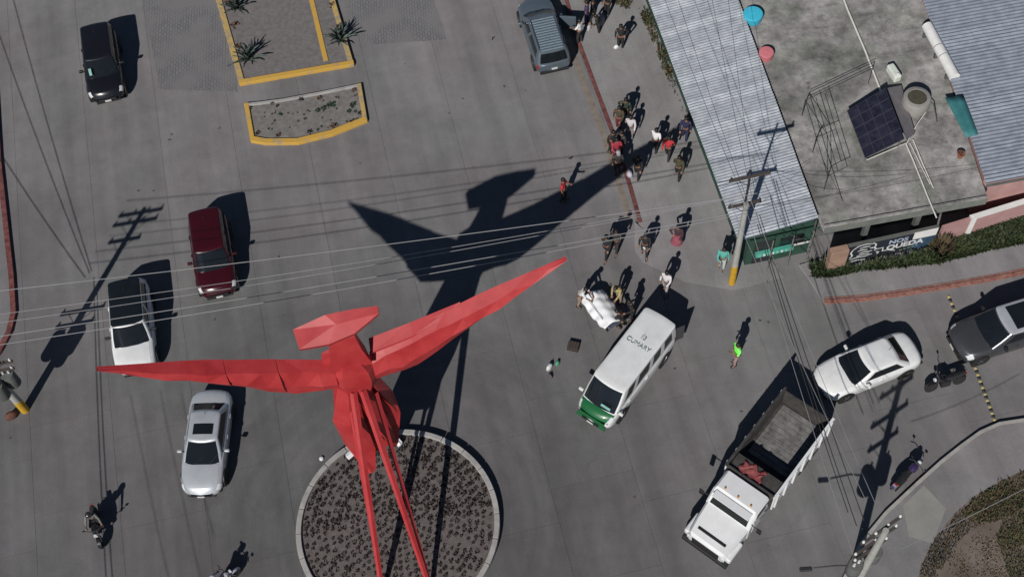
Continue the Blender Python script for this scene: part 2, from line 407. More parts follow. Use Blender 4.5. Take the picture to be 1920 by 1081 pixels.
# ---------------------------------------------------------------- median islands
def island_inner(poly, d):
    c = Vector((sum(p[0] for p in poly)/len(poly), sum(p[1] for p in poly)/len(poly)))
    return [tuple(c+(Vector(p)-c)*(1-d/(Vector(p)-c).length)) for p in poly]
mo = [(392, -70), (405, 0), (450, 162), (665, 125), (628, 0), (604, -80)]
isl = thing('median_island', 'long raised traffic island with yellow kerbs and grey gravel top', 'traffic island', (*at2(540, 70), 0))
isl_i = isl.matrix_basis.inverted(); 
def under(o, p):
    o.parent = p; o.matrix_parent_inverse = Matrix.Translation(-p.location); return o
MO = pts2(mo)
under(MB().prism(island_inner(MO, 0.2), -0.02, 0.13).build('gravel_top', M_GRAVEL), isl)
under(bevel(MB().ribbon(pts2([mo[0], mo[1], mo[2]]), 0.30, -0.02, 0.20, off=0.15).build('kerb', M_YELW), 0.02), isl)
under(bevel(MB().ribbon(pts2([mo[2], mo[3]]), 0.28, -0.02, 0.205, off=0.14).build('kerb', M_YEL), 0.02), isl)
under(bevel(MB().ribbon(pts2([mo[3], mo[4], mo[5]]), 0.26, -0.02, 0.20, off=0.13).build('kerb', M_YELW), 0.02), isl)
under(MB().ribbon(pts2([(556, -80), (584, 0), (612, 118)]), 0.24, 0.05, 0.17).build('inner_kerb', M_YEL), isl)
po = [(459, 198), (471, 268), (500, 273), (560, 272), (625, 256), (690, 230), (678, 160), (600, 176), (530, 189)]
isl2 = thing('planter_island', 'small curved planter island with yellow kerbs and scattered plants', 'planter', (*at2(575, 220), 0))
PO = pts2(po)
under(MB().prism(island_inner(PO, 0.15), -0.02, 0.10).build('soil_top', mat('planter_soil', (0.17, 0.16, 0.15), 0.95, 0.3, 5, bump=0.5, bscale=30)), isl2)
under(bevel(MB().ribbon(pts2(po[0:2]), 0.22, -0.02, 0.19, off=0.11).build('kerb', M_YEL), 0.02), isl2)
under(bevel(MB().ribbon(pts2(po[1:6]), 0.30, -0.02, 0.195, off=0.15).build('kerb', M_YEL), 0.02), isl2)
under(bevel(MB().ribbon(pts2(po[5:7]), 0.22, -0.02, 0.19, off=0.11).build('kerb', M_YELW), 0.02), isl2)
under(bevel(MB().ribbon(pts2([po[6], po[7], po[8], po[0]]), 0.16, -0.02, 0.185, off=0.08).build('kerb', M_WHITEK), 0.02), isl2)

# ---------------------------------------------------------------- plants
def agave_leaf():
    m = MB(); rows = []
    for t, w, z in ((0, .05, .0), (.3, .062, .28), (.65, .045, .52), (1, .004, .62)):
        x = .75*t
        rows.append([Vector((x, -w, z+.02)), Vector((x, 0, z-.012)), Vector((x, w, z+.02))])
    m.grid(rows); m.add([v+Vector((0, 0, -.014)) for rr in rows for v in rr], [(i*3+k, (i+1)*3+k, (i+1)*3+k+1, i*3+k+1) for i in range(3) for k in range(2)])
    return m.mesh('leaf', M_AGAVE, 'keep')
AG = agave_leaf()
def agave(u, v, label, s=1.0, z=0.13, n=26):
    t = thing('agave_plant', label, 'agave', (*at2(u, v), z), rnd(0, 6), 'agaves on the traffic island')
    for i in range(n):
        l = link('leaf', AG, t); k = i/n
        l.rotation_euler = (rnd(-.1, .1), R(lerp(24, -48, k))+rnd(-.1, .1), i*2.399+rnd(-.1, .1))
        q = s*rnd(0.8, 1.1); l.scale = (q, q, q)
    return t
agave(447, 20, 'agave in the far left corner of the long island', 1.0)
agave(467, 116, 'agave nearest the bottom left corner of the long island', 1.1)
agave(640, 80, 'bluish agave at the right kerb of the long island', 1.05)
def leaf_cluster(n, r, h, w, m, name='bush_mesh'):
    b = MB()
    for i in range(n):
        a = rnd(0, 6.283); e = rnd(0.1, 1.3); L = r*rnd(.6, 1.1)
        d = Vector((math.cos(a)*math.cos(e), math.sin(a)*math.cos(e), math.sin(e)*h/r))
        s = Vector((-math.sin(a), math.cos(a), rnd(-.4, .4))).normalized()*w*rnd(.7, 1.2)
        p0 = d*L*.25; p1 = d*L*.7; p2 = d*L-Vector((0, 0, .03*r))
        b.add([p0, p1+s, p2, p1-s], [(0, 1, 2, 3)])
    me = b.mesh(name, m, 'keep'); return me
B1 = [leaf_cluster(26, .17, .16, .035, M_LEAFD) for _ in range(4)]
B2 = [leaf_cluster(30, .22, .2, .045, mat('rust_leaf', (.10, .055, .03), .8, .4, 4)) for _ in range(2)]
B3 = [leaf_cluster(40, .26, .2, .05, mat('teal_leaf', (.03, .06, .035), .7, .3, 4)) for _ in range(2)]
def shrub(me, u, v, label, group, s=1.0, z=.1, name='shrub'):
    o = link(name, me); o.location = (*at2(u, v), z); o.rotation_euler = (0, 0, rnd(0, 6)); o.scale = (s, s, s)
    return tag(o, label, 'shrub', group)
for u, v in ((441, 52), (447, 92), (623, 14), (637, 56), (429, 8)):
    shrub(random.choice(B2), u, v, 'small rust brown shrub along the kerb of the long island', 'rusty shrubs on the long island', rnd(.9, 1.3), .13)
for u, v in ((484, 252), (523, 256), (512, 197), (565, 190), (627, 240), (660, 232), (676, 215), (582, 250), (470, 206), (664, 172), (600, 187)):
    shrub(random.choice(B2+B1[:1]), u, v, 'small brown shrub along the kerb of the planter island', 'brown shrubs round the planter', rnd(.7, 1.1))
for u, v in ((607, 206), (618, 200), (596, 210), (662, 200), (655, 212)):
    shrub(random.choice(B3), u, v, 'low green shrub in the middle of the planter island', 'green shrubs in the planter', rnd(.6, 1.0))
for i in range(42):
    u, v = rnd(495, 670), rnd(192, 250)
    v = v-(u-575)*.16
    shrub(random.choice(B1+B3), u, v, 'tiny bedding plant in the soil of the planter island', 'tiny plants in the planter', rnd(.3, .5), .1, 'bedding_plant')

# ---------------------------------------------------------------- roundabout
RC = Vector((-5.65, 19.23)); RR = 4.2
rb = thing('roundabout_island', 'round planted island with a pale concrete rim under the red bird', 'roundabout', (RC.x, RC.y, 0))
def circ(r, n=72): return [(r*math.cos(2*math.pi*i/n), r*math.sin(2*math.pi*i/n)) for i in range(n)]
MB().prism(circ(RR-.2, 72), -.02, .24).build('soil_top', M_BEDSOIL, rb)
nk = 24
for i in range(nk):
    a0 = 2*math.pi*i/nk+.003; a1 = 2*math.pi*(i+1)/nk-.003
    pp = [((RR-.11)*math.cos(lerp(a0, a1, t/4)), (RR-.11)*math.sin(lerp(a0, a1, t/4))) for t in range(5)]
    bevel(MB().ribbon(pp, .22, -.02, .36+rnd(-.004, .004)).build('rim_block', M_WHITEK, rb, None), .02)
cand = []
for ring in range(1, 15):
    r = ring*.272
    if r > RR-.38: break
    k = int(2*math.pi*r/.275)
    for i in range(k):
        a = 2*math.pi*(i+.5*(ring % 2))/k+rnd(-.03, .03)
        cand.append((RC.x+(r+rnd(-.05, .05))*math.cos(a), RC.y+(r+rnd(-.05, .05))*math.sin(a)))
random.shuffle(cand)
cand = [c for c in cand if rnd(0, 1) > .05]
cand.sort(key=lambda c: -c[1])
for x, y in cand[:300]:
    o = link('bedding_plant', random.choice(B1)); o.location = (x, y, .235); o.rotation_euler = (0, 0, rnd(0, 6)); s = rnd(.55, 1.12); o.scale = (s, s, s)
    tag(o, 'dark bedding plant set in rows on the roundabout', 'plant', 'dark bedding plants on the roundabout')
m = MB()
for x, y in cand[300:]:
    me = random.choice(B1); s = rnd(.55, .85); a = rnd(0, 6); ca, sa = math.cos(a)*s, math.sin(a)*s
    m.add([(x+v.co.x*ca-v.co.y*sa, y+v.co.x*sa+v.co.y*ca, .235+v.co.z*s) for v in me.vertices], [tuple(p.vertices) for p in me.polygons])
if m.v: tag(m.build('bedding_plants', M_LEAFD, None, 'keep'), 'more dark bedding plants at the near side of the roundabout', 'plants', kind='stuff')
# ================================================================ sculpture: red folded-steel bird
M_RED = mat('red_sculpture_paint', (0.40, 0.014, 0.018), 0.52, 0.16, 0.9, spec=0.85, col2=(0.46, 0.040, 0.042), bump=0.12, bscale=2.2, detail=8, thresh=(.32, .72))
BO = Vector((-6.11, 22.42, 0)); be1 = Vector((.989, .149, 0)).normalized(); be2 = Vector((-be1.y, be1.x, 0))
bird = thing('bird_sculpture', 'giant red folded steel bird with spread wings and two long tail streamers over the roundabout', 'sculpture', BO, math.atan2(be1.y, be1.x))
def V(a, b, z): return Vector((a, b, z))
UP = dict(a=[.7, .95, 2.3, 5.2, 8.15], z=[9.05, 9.15, 9.72, 11.25, 12.75], b=[.15, .2, .28, .2, -.05])
LO = dict(a=[.7, 1.05, 2.1, 3.2, 3.55, 5.25, 6.23, 8.15], z=[7.75, 7.8, 7.76, 8.62, 8.95, 10.3, 11.03, 12.68], b=[-.33, -.33, -.22, -.25, -.2, -.12, -.15, -.09])
def wing_panel(sg, a0, a1, zoff, boff, n=5, k=0):
    rings = []
    for i in range(n+1):
        a = lerp(a0, a1, i/n)
        tz, tb = interp(UP['a'], UP['z'], a), interp(UP['a'], UP['b'], a)
        bz, bb = interp(LO['a'], LO['z'], a)+zoff, interp(LO['a'], LO['b'], a)+boff
        f = min(1, (8.3-a)/3.0)
        th = .30*f+.02; j1, j2, j3 = [rnd(-1, 1)*f if 0 < i < n else 0 for _ in range(3)]
        rz = lerp(tz, bz, .62); rb_ = lerp(tb, bb, .62)-th*.95
        fz, fb = tz-.20*f, tb-.42*f-.01+.05*j3
        rb_ += .075*j1; rz += .13*j2; bz += .05*j3
        kz = lerp(tz, bz, .35); kb = lerp(tb, bb, .35)+th*.7
        tz += .018*k; fz += .018*k; fb -= .022*k; rb_ -= .02*k; kb += .02*k; tb += .012*k
        rings.append([V(sg*a, tb, tz), V(sg*a, fb, fz), V(sg*a, rb_, rz), V(sg*a, bb, bz), V(sg*a, kb, kz)])
    m = MB().loft(rings); tri = []
    for q, fc in enumerate(m.f):
        if len(fc) == 4: tri += [(fc[0], fc[1], fc[2]), (fc[0], fc[2], fc[3])] if (q*7+int(a0*3)) % 3 else [(fc[1], fc[2], fc[3]), (fc[1], fc[3], fc[0])]
        else: tri.append(fc)
    m.f = tri; return m
for sg in (-1, 1):
    w = wing_panel(sg, .7, 3.4, 0, 0, 5).build('wing', M_RED, bird)
    wing_panel(sg, 2.6, 5.45, .10, -.05, 5, 1).build('wing_panel', M_RED, w)
    wing_panel(sg, 4.3, 8.15, .12, -.08, 6, 2).build('wing_panel', M_RED, w)
MB().loft([[V(.75, -.05, 9.30), V(.8, .45, 9.50), V(.8, .43, 9.40), V(.75, -.05, 9.2)], [V(2.4, .0, 9.72), V(2.4, .48, 9.88), V(2.4, .46, 9.80), V(2.4, 0, 9.62)], [V(4.3, .12, 10.68), V(4.3, .32, 10.78), V(4.3, .30, 10.70), V(4.3, .1, 10.6)]]).build('shoulder_plate', M_RED, bird)
# wing root flange on the left shoulder
MB().loft([[V(-1.05, .1, 9.25), V(-.4, .15, 9.5), V(-.35, .45, 9.6), V(-1.0, .4, 9.3)], [V(-1.0, .0, 8.9), V(-.4, 0, 9.1), V(-.35, .4, 9.1), V(-1.0, .35, 8.9)]]).build('shoulder_plate', M_RED, bird)
hexr = lambda z, w, d, b: [V(-w, b, z), V(-w*.55, b-d, z), V(w*.55, b-d, z), V(w, b, z), V(w*.5, b+d*.6, z), V(-w*.5, b+d*.6, z)]
MB().loft([hexr(9.3, .62, .42, -.02), hexr(8.7, .92, .5, -.05), hexr(8.0, .95, .46, -.12), hexr(7.35, .72, .4, -.15)]).build('body', M_RED, bird)
MB().loft([[V(-.5, -.22, 10.95), V(.42, -.2, 11.0), V(.40, .38, 11.1), V(-.5, .38, 11.1)], [V(-.60, -.3, 10.2), V(.50, -.3, 10.2), V(.45, .3, 10.2), V(-.6, .3, 10.2)], [V(-.78, -.42, 9.15), V(.74, -.42, 9.15), V(.6, .35, 9.15), V(-.7, .35, 9.15)]]).build('neck', M_RED, bird)
ht = [V(-1.62, .36, 11.52), V(-.4, .42, 11.90), V(.6, .36, 11.95), V(1.46, .24, 11.98), V(1.43, -.02, 11.90), V(.45, -.30, 11.42), V(-.5, -.42, 11.30), V(-1.54, -.36, 11.33)]
cen = V(-.1, .02, 11.78)
h = MB(); nH = len(ht)
h.add(ht+[cen]+[p+V(0, .08, -.26) for p in ht], [(i, (i+1) % nH, nH) for i in range(nH)]+[(i, (i+1) % nH, nH+1+(i+1) % nH, nH+1+i) for i in range(nH)]+[tuple(range(2*nH, nH, -1))])
h.build('head', M_RED, bird)
def feather(pts, tips, th, name):
    """folded plate: left edge, ridge and right edge running down to a tip"""
    rings = []
    for l, r, g in pts: rings.append([V(*l), V(*g), V(*r), lerp(V(*l), V(*r), .5)+V(0, th, 0)])
    return MB().loft(rings).build(name, M_RED, bird)
feather([((-.80, -.25, 7.6), (-.1, -.35, 7.5), (-.45, -.6, 7.6)), ((-1.39, -.45, 5.4), (-.2, -.75, 5.4), (-.75, -.95, 5.5)), ((-1.31, -.4, 3.05), (-.12, -1.0, 3.2), (-.75, -1.1, 3.2)), ((-.75, -1.3, 1.75), (-.35, -1.3, 1.85), (-.55, -1.42, 1.8))], 0, .3, 'tail_feather')
feather([((-.35, -.3, 7.6), (.35, -.35, 7.6), (0, -.65, 7.6)), ((-.15, -.5, 5.2), (.62, -.55, 5.2), (.25, -.85, 5.2)), ((.1, -.55, 3.3), (.74, -.6, 3.2), (.45, -.85, 3.2)), ((.52, -.6, 2.15), (.76, -.58, 2.2), (.64, -.68, 2.15))], 0, .25, 'tail_feather')
feather([((.25, -.2, 7.7), (.75, -.1, 7.7), (.5, -.45, 7.7)), ((.5, -.15, 6.0), (1.05, -.05, 6.0), (.8, -.35, 6.0)), ((.95, -.1, 4.2), (1.15, -.06, 4.2), (1.05, -.18, 4.15))], 0, .2, 'tail_feather')
tp = [V(-.95, -.12, 7.5), V(-1.28, -.30, 5.4), V(-1.22, -.42, 3.2), V(-.55, -.75, 2.0), V(.05, -.65, 2.3), V(.78, -.50, 2.1), V(1.18, -.12, 4.0), V(1.12, -.05, 5.7), V(.72, -.08, 7.5)]
MB().add(tp+[p+V(0, .10, 0) for p in tp], [tuple(range(9)), tuple(range(17, 8, -1))]+[(i, (i+1) % 9, 9+(i+1) % 9, 9+i) for i in range(9)]).build('tail_plate', M_RED, bird)
def streamer(top, foot, w0, w1, side):
    a, b = V(*top), V(*foot); rings = []
    for t in (0, .3, .6, .85, 1):
        p = a.lerp(b, t); w = lerp(w0, w1, t)
        rings.append([p+V(-w, .05, 0), p+V(-w*.1, -w*.25, .03), p+V(w, .05, 0), p+V(w*.9, .09, -.02), p+V(-w*.1, -w*.25+.04, 0), p+V(-w*.9, .10, -.02)])
    return MB().loft(rings).build('tail_streamer', M_RED, bird)
streamer((-.25, -.62, 7.6), (-1.19, -6.09, .2), .145, .10, 0)
streamer((.10, -.62, 7.6), (.73, -6.47, .2), .145, .10, 0)
streamer((-.50, -.55, 6.7), (-1.19, -6.02, .2), .10, .05, 0)
streamer((.52, -.50, 6.9), (.80, -6.40, .2), .10, .05, 0)
M_LAMPW = mat('white_lamp_housing', (0.8, 0.8, 0.8), 0.35, 0.05, 4)
M_DARK = mat('dark_metal', (0.025, 0.025, 0.028), 0.55, 0.2, 5)
def floodlight(u, v, label):
    p = at(u, v, .3); t = thing('floodlight', label, 'floodlight', (p.x, p.y, .24), rnd(0, 6), 'floodlights on the roundabout')
    bevel(MB().box((0, 0, .22), (.30, .20, .16), M=Matrix.Rotation(R(-50), 3, 'X')).build('housing', M_LAMPW, t), .02)
    MB().tube([(-.17, 0, 0), (-.17, 0, .22)], .014).tube([(.17, 0, 0), (.17, 0, .22)], .014).box((0, 0, .012), (.36, .12, .02)).build('bracket', M_DARK, t)
    MB().box((0, -.075, .27), (.25, .15, .012), M=Matrix.Rotation(R(-50), 3, 'X')).build('lens', mat('lamp_glass', (.55, .57, .58), .08, .05, 3), t)
floodlight(748, 832, 'white floodlight on the roundabout rim right of the tail')
floodlight(657, 856, 'white floodlight on the roundabout left of the tail')

# ================================================================ buildings
M_ZINC = mat('galvanised_sheet', (0.38, 0.41, 0.46), 0.55, 0.22, 2.6, metal=0.25, col2=(0.50, 0.53, 0.57), detail=8)
M_ZINC2 = mat('blueish_galvanised_sheet', (0.27, 0.31, 0.37), 0.55, 0.20, 2.2, metal=0.25, col2=(0.36, 0.40, 0.46), detail=8)
M_GREENW = mat('dark_green_wall', (0.020, 0.062, 0.042), 0.85, 0.25, 2)
M_ROOFC = mat('weathered_concrete_roof', (0.082, 0.080, 0.072), 0.92, 0.30, 0.85, bump=0.6, bscale=12, col2=(0.30, 0.29, 0.275), detail=12, diff_rough=0.8, thresh=(.36, .62))
def roof_concrete():
    m = bpy.data.materials.new('stained_concrete_roof'); m.use_nodes = True
    n = m.node_tree.nodes; l = m.node_tree.links; b = n['Principled BSDF']; b.inputs['Roughness'].default_value = .92; b.inputs['Diffuse Roughness'].default_value = .8
    g = n.new('ShaderNodeNewGeometry')
    def noise(sc, d, r, st=None):
        t = n.new('ShaderNodeTexNoise'); t.inputs['Scale'].default_value = sc; t.inputs['Detail'].default_value = d; t.inputs['Roughness'].default_value = r
        if st:
            mp = n.new('ShaderNodeMapping'); mp.inputs['Scale'].default_value = st; l.new(g.outputs['Position'], mp.inputs['Vector']); l.new(mp.outputs[0], t.inputs['Vector'])
        else: l.new(g.outputs['Position'], t.inputs['Vector'])
        return t.outputs['Fac']
    def ramp(s, p0, p1, c0, c1):
        r = n.new('ShaderNodeMapRange'); r.inputs[1].default_value = p0; r.inputs[2].default_value = p1; r.inputs[3].default_value = c0; r.inputs[4].default_value = c1; l.new(s, r.inputs[0]); return r.outputs[0]
    def mul(a, c):
        x = n.new('ShaderNodeMath'); x.operation = 'MULTIPLY'; l.new(a, x.inputs[0]); l.new(c, x.inputs[1]); return x.outputs[0]
    f = ramp(noise(.45, 6, .6), .34, .66, .62, 1.28)
    f = mul(f, ramp(noise(1.7, 9, .72), .38, .62, .66, 1.2)); f = mul(f, ramp(noise(9, 6, .7), .3, .7, .84, 1.14))
    f = mul(f, ramp(noise(1.0, 5, .6, (.25, 1.6, 1)), .55, .72, 1.0, .62))
    f = mul(f, ramp(noise(.8, 10, .75), .60, .66, 1.0, .55))
    mx = n.new('ShaderNodeMix'); mx.data_type = 'RGBA'; mx.inputs[6].default_value = (.245, .238, .235, 1); mx.inputs[7].default_value = (.20, .205, .188, 1); l.new(ramp(noise(.6, 5, .6), .45, .6, 0, 1), mx.inputs[0])
    v = n.new('ShaderNodeVectorMath'); v.operation = 'SCALE'; l.new(mx.outputs[2], v.inputs[0]); l.new(f, v.inputs['Scale']); l.new(v.outputs[0], b.inputs['Base Color'])
    bp = n.new('ShaderNodeBump'); bp.inputs['Strength'].default_value = .5; bp.inputs['Distance'].default_value = .02; l.new(noise(14, 4, .6), bp.inputs['Height']); l.new(bp.outputs[0], b.inputs['Normal'])
    return m
M_ROOFC = roof_concrete()
M_FASC = mat('grey_green_fascia', (0.15, 0.16, 0.145), 0.9, 0.2, 2)
M_PINK = mat('pink_wall', (0.40, 0.235, 0.225), 0.88, 0.15, 1.6, bump=0.1)
M_DIMW = mat('dim_grey_wall', (0.10, 0.105, 0.10), 0.9, 0.25, 2)
M_WHITE = mat('white_paint', (0.72, 0.72, 0.70), 0.6, 0.08, 3)
M_BROWNW = mat('brown_pier', (0.30, 0.19, 0.14), 0.85, 0.18, 2.5)
M_TEAL = mat('teal_sign', (0.05, 0.32, 0.24), 0.5, 0.2, 3, col2=(0.10, 0.42, 0.33))

def sheet_roof(parent, FL, FR, BL, BR, nc, nr, period, m, wave_along_t=True):
    """roof of separate corrugated sheets between four corners, ridges running FL->FR"""
    FL, FR, BL, BR = map(Vector, (FL, FR, BL, BR))
    L = (BL-FL).length
    def pt(s, t): return FL.lerp(FR, s).lerp(BL.lerp(BR, s), t)
    for c in range(nc):
        for r_ in range(nr):
            s0, s1 = c/nc-(.01 if c else 0), (c+1)/nc; t0, t1 = r_/nr, (r_+1)/nr
            n = max(8, int(round((t1-t0)*L/period))*4)
            rows = []; dz = .006*((c+r_) % 2)+.008*c+rnd(0, .003); ox = rnd(-.01, .01)
            for i in range(n+1):
                t = lerp(t0, t1, i/n); ph = 2*math.pi*t*L/period
                z = .5*period*.30*math.cos(ph)+dz
                rows.append([pt(s0, t)+Vector((ox, 0, z)), pt((s0+s1)/2, t)+Vector((ox, 0, z+.002)), pt(s1, t)+Vector((ox, 0, z))])
            MB().grid(rows).build('roof_sheet', m, parent, 60)
# --- shop with the corrugated roof
FL, FR = at(1385, 452, 2.72), at(1535, 410, 3.10)
bl = (at(1215, 0, 2.72)-FL).normalized(); br = (at(1385, 0, 3.10)-FR).normalized()
BLn, BRn = FL+bl*17.5, FR+br*17.5
shop = thing('shop_building', 'long single storey green shop under a pale corrugated metal roof', 'shop')
sheet_roof(shop, FL, FR, BLn, BRn, 3, 10, .155, M_ZINC)
ins = .62
sx = (FR-FL).normalized()
wf0 = FL+bl*.22+sx*.62; wf1 = FR+br*.22-sx*.03; wb0 = BLn+sx*.62; wb1 = BRn-sx*.03
MB().prism([(wf0.x, wf0.y), (wf1.x, wf1.y), (wb1.x, wb1.y), (wb0.x, wb0.y)], 0, 2.58).build('wall', M_GREENW, shop)
wd = (wf1-wf0); wd.z = 0; wl = wd.length; wd.normalize(); wn = Vector((wd.y, -wd.x, 0)); wa = math.atan2(wd.y, wd.x)
def on_wall(s, z, out): return Vector((wf0.x, wf0.y, 0))+wd*s+wn*out+Vector((0, 0, z))
bevel(MB().box(on_wall(wl*.42, 1.02, .14), (wl*.60, .2, .26), wa).build('sign_panel', M_TEAL, shop), .02)
MB().box(on_wall(wl*.86, 1.12, .12), (wl*.26, .06, .05), wa).build('white_strip', M_WHITE, shop)
for i in range(7): MB().box(on_wall(wl*(.18+.07*i), 1.03, .243), (.10, .006, .15), wa).build('sign_mark', M_WHITE if i % 2 else mat('mint', (.25, .55, .45), .6), shop)
MB().box(on_wall(wl*.25, .95, .006), (.85, .02, 1.9), wa).build('door', M_DARK, shop)
MB().box(on_wall(wl*.70, 1.35, .006), (1.1, .02, .8), wa).build('window', mat('dark_glass', (.012, .014, .016), .08, .1, 2), shop)
for s_ in (.30, .62, .93):
    p = on_wall(wl*s_, 0, .52); MB().tube([p, p+Vector((0, 0, 2.62))], .03, 6).build('post', M_FASC, shop)
MB().box(on_wall(wl*.5, 2.48, .30), (wl+.3, .05, .10), wa).build('eave_beam', M_GREENW, shop)
# --- flat concrete building
ch = 2.86
c0, c1 = at(1546, 428, ch), at(1852, 372, ch); c2 = at(1728, -5, ch); c3 = at(1383, -5, ch)
c2 = c1+(c2-c1)*1.35; c3 = c0+(c3-c0)*1.35
conc = thing('flat_roofed_building', 'low building with a stained bare concrete flat roof between two metal roofs', 'building')
MB().prism([(p.x, p.y) for p in (c0, c1, c2, c3)], ch-.32, ch).build('roof_slab', M_ROOFC, conc)
cx_ = (c1-c0).normalized(); cy_ = (c3-c0).normalized()
q0, q1 = c0+cx_*.1+cy_*1.3, c1-cx_*.1+cy_*1.3
MB().prism([(p.x, p.y) for p in (q0, q1, c2-cx_*.1, c3+cx_*.1)], 0, ch-.33).build('wall', M_DIMW, conc)
bevel(MB().ribbon([(c0+cy_*.06).to_2d(), (c1+cy_*.06).to_2d()], .12, ch-.30, ch+.10).build('parapet', M_ROOFC, conc), .015)
MB().ribbon([(c0-cy_*.012).to_2d(), (c1-cy_*.012).to_2d()], .02, ch-.42, ch+.02).build('fascia', M_FASC, conc)
for t in (.3, .62):
    p = c0.lerp(c1, t)+cy_*.35; MB().box((p.x, p.y, (ch-.34)/2), (.22, .22, ch-.34), math.atan2(cx_.y, cx_.x)).build('column', M_DIMW, conc)
MB().box(q0.lerp(q1, .5)*1.0-Vector((0, 0, q0.z-1.0))-cy_*.01, (.9, .03, 2.0), math.atan2(cx_.y, cx_.x)).build('door', M_DARK, conc)
# --- second metal roof and pink house
e0, e1 = at(1850, 345, 3.25), at(1990, 319, 3.25)
eb = (at(1730, 0, 3.25)-e0).normalized()
e1 = e0+(e1-e0).normalized()*11
pinkh = thing('pink_house', 'pink walled house under a bluish corrugated metal roof at the right edge', 'house')
sheet_roof(pinkh, e0, e1, e0+eb*16, e1+eb*16, 6, 9, .20, M_ZINC2)
ex = (e1-e0).normalized()
p0, p1 = e0+eb*.5+ex*.15, e1+eb*.5
MB().prism([(p.x, p.y) for p in (p0, p1, p1+eb*15, p0+eb*15)], 0, 3.12).build('wall', M_PINK, pinkh)
MB().ribbon([(e0-eb*.02).to_2d(), (e1-eb*.02).to_2d()], .04, 3.05, 3.22).build('eave_trim', M_DIMW, pinkh)
p = p0.lerp(p1, .55)-eb*.02; MB().box((p.x, p.y, 1.5), (1.2, .05, 1.0), math.atan2(ex.y, ex.x)).build('window', M_DARK, pinkh)

# --- boundary wall with the mural
wh = 1.62
g0, g1 = at(1590, 463, wh), at(1762, 426, wh)
mw = thing('mural_wall', 'low boundary wall painted black with a white line portrait and graffiti lettering', 'wall')
gd = (g1-g0); gL = gd.length; gd.normalize(); gn = Vector((gd.y, -gd.x, 0)); ga = math.atan2(gd.y, gd.x)
gc = (g0+g1)/2-gn*.08
MB().box((gc.x, gc.y, wh/2), (gL, .15, wh), ga).build('wall', M_DIMW, mw)
M_BLK = mat('black_mural_paint', (0.012, 0.013, 0.020), 0.7, 0.3, 3, col2=(.02, .025, .04))
M_BRUSH = mat('white_brush_paint', (0.62, 0.63, 0.62), 0.7, 0.15, 6)
M_BLUEM = mat('pale_blue_mural_paint', (0.36, 0.42, 0.52), 0.7, 0.2, 4)
def gw(s, z, out=.0): return Vector((g0.x, g0.y, 0))+gd*s+gn*out+Vector((0, 0, z))
MB().box(gw(gL*.37, wh/2-.03, .002), (gL*.74, .01, wh-.08), ga).build('black_field', M_BLK, mw)
MB().box(gw(gL*.86, wh-.3, .002), (gL*.26, .012, .56), ga).build('white_field', M_WHITE, mw)
MB().box(gw(gL*.87, wh/2-.30, .002), (gL*.26, .012, wh-.66), ga).build('blue_field', mat('deep_blue_mural', (.03, .07, .12), .7, .3, 4), mw)
def stroke(pts, w=.035, m=None, out=.012):
    b = MB(); n = len(pts); L_ = []; R_ = []
    for i in range(n):
        a = Vector(pts[max(i-1, 0)]); c = Vector(pts[min(i+1, n-1)]); d = (c-a).normalized(); nn = Vector((-d.y, d.x))
        p = Vector(pts[i]); ww = w*(1.25-.5*abs(2*i/(n-1)-1)); L_.append(p+nn*ww); R_.append(p-nn*ww)
    vs = [gw(p.x, p.y, out) for p in L_]+[gw(p.x, p.y, out) for p in R_]
    b.add(vs, [(i, i+1, n+i+1, n+i) for i in range(n-1)])
    b.build('brush_stroke', m or M_BRUSH, mw, 'keep')
x0 = .08
for s in ([(.15, 1.25), (.35, 1.48), (.7, 1.54), (1.05, 1.45)], [(1.05, 1.52), (1.2, 1.35), (1.18, 1.05), (1.28, .95), (1.2, .82)], [(.15, 1.25), (.08, 1.0), (.2, .75), (.1, .55)],
          [(.45, 1.25), (.7, 1.32), (.95, 1.28)], [(.4, 1.05), (.6, 1.10), (.85, 1.06)], [(.95, 1.10), (1.05, 1.12), (1.15, 1.08)], [(.5, .82), (.72, .90), (.95, .84), (1.1, .88)],
          [(.42, .62), (.7, .70), (1.0, .66)], [(.1, .40), (.45, .52), (.8, .48), (1.15, .58)], [(1.2, .9), (1.6, .92), (1.62, .62), (1.9, .60), (2.25, .42)], [(.1, .22), (.5, .26), (.9, .2)], [(1.3, .7), (1.45, .6), (1.38, .45)]):
    stroke([(a+.15, b) for a, b in s])
def text_obj(name, s, size, m, parent, M, ext=.003, bold=0.0):
    cu = bpy.data.curves.new(name, 'FONT'); cu.body = s; cu.size = size; cu.align_x = 'CENTER'; cu.align_y = 'CENTER'; cu.extrude = ext; cu.offset = bold
    tmp = bpy.data.objects.new(name, cu); COL.objects.link(tmp)
    dg = bpy.context.evaluated_depsgraph_get(); me = bpy.data.meshes.new_from_object(tmp.evaluated_get(dg))
    bpy.data.objects.remove(tmp); me.materials.clear(); me.materials.append(m)
    me.transform(M); return link(name, me, parent)
def wall_M(p): return Matrix.Translation(p) @ Matrix.Rotation(ga, 4, 'Z') @ Matrix.Rotation(R(90), 4, 'X')
text_obj('lettering', 'NOS', .44, M_BLUEM, mw, wall_M(gw(gL*.57, 1.22, .016)), bold=.012)
text_obj('lettering', 'QUEDA', .50, M_BRUSH, mw, wall_M(gw(gL*.66, .78, .016)), bold=.016)
for i in range(5): stroke([(gL*.62+i*.18, .32+.03*i), (gL*.62+i*.18+.12, .36+.03*i)], .03, mat('pale_green_paint', (.30, .45, .28), .7))
pier = MB().box(gw(-.42, .85, .06), (.82, .34, 1.75), ga).build('gate_pier', M_BROWNW); bevel(pier, .02)
tag(pier, 'brown rendered gate pier at the left end of the mural wall', 'pier')
h0, h1 = at(1768, 425, 1.55), at(1930, 371, 1.75); h1 = h0+(h1-h0)*1.6
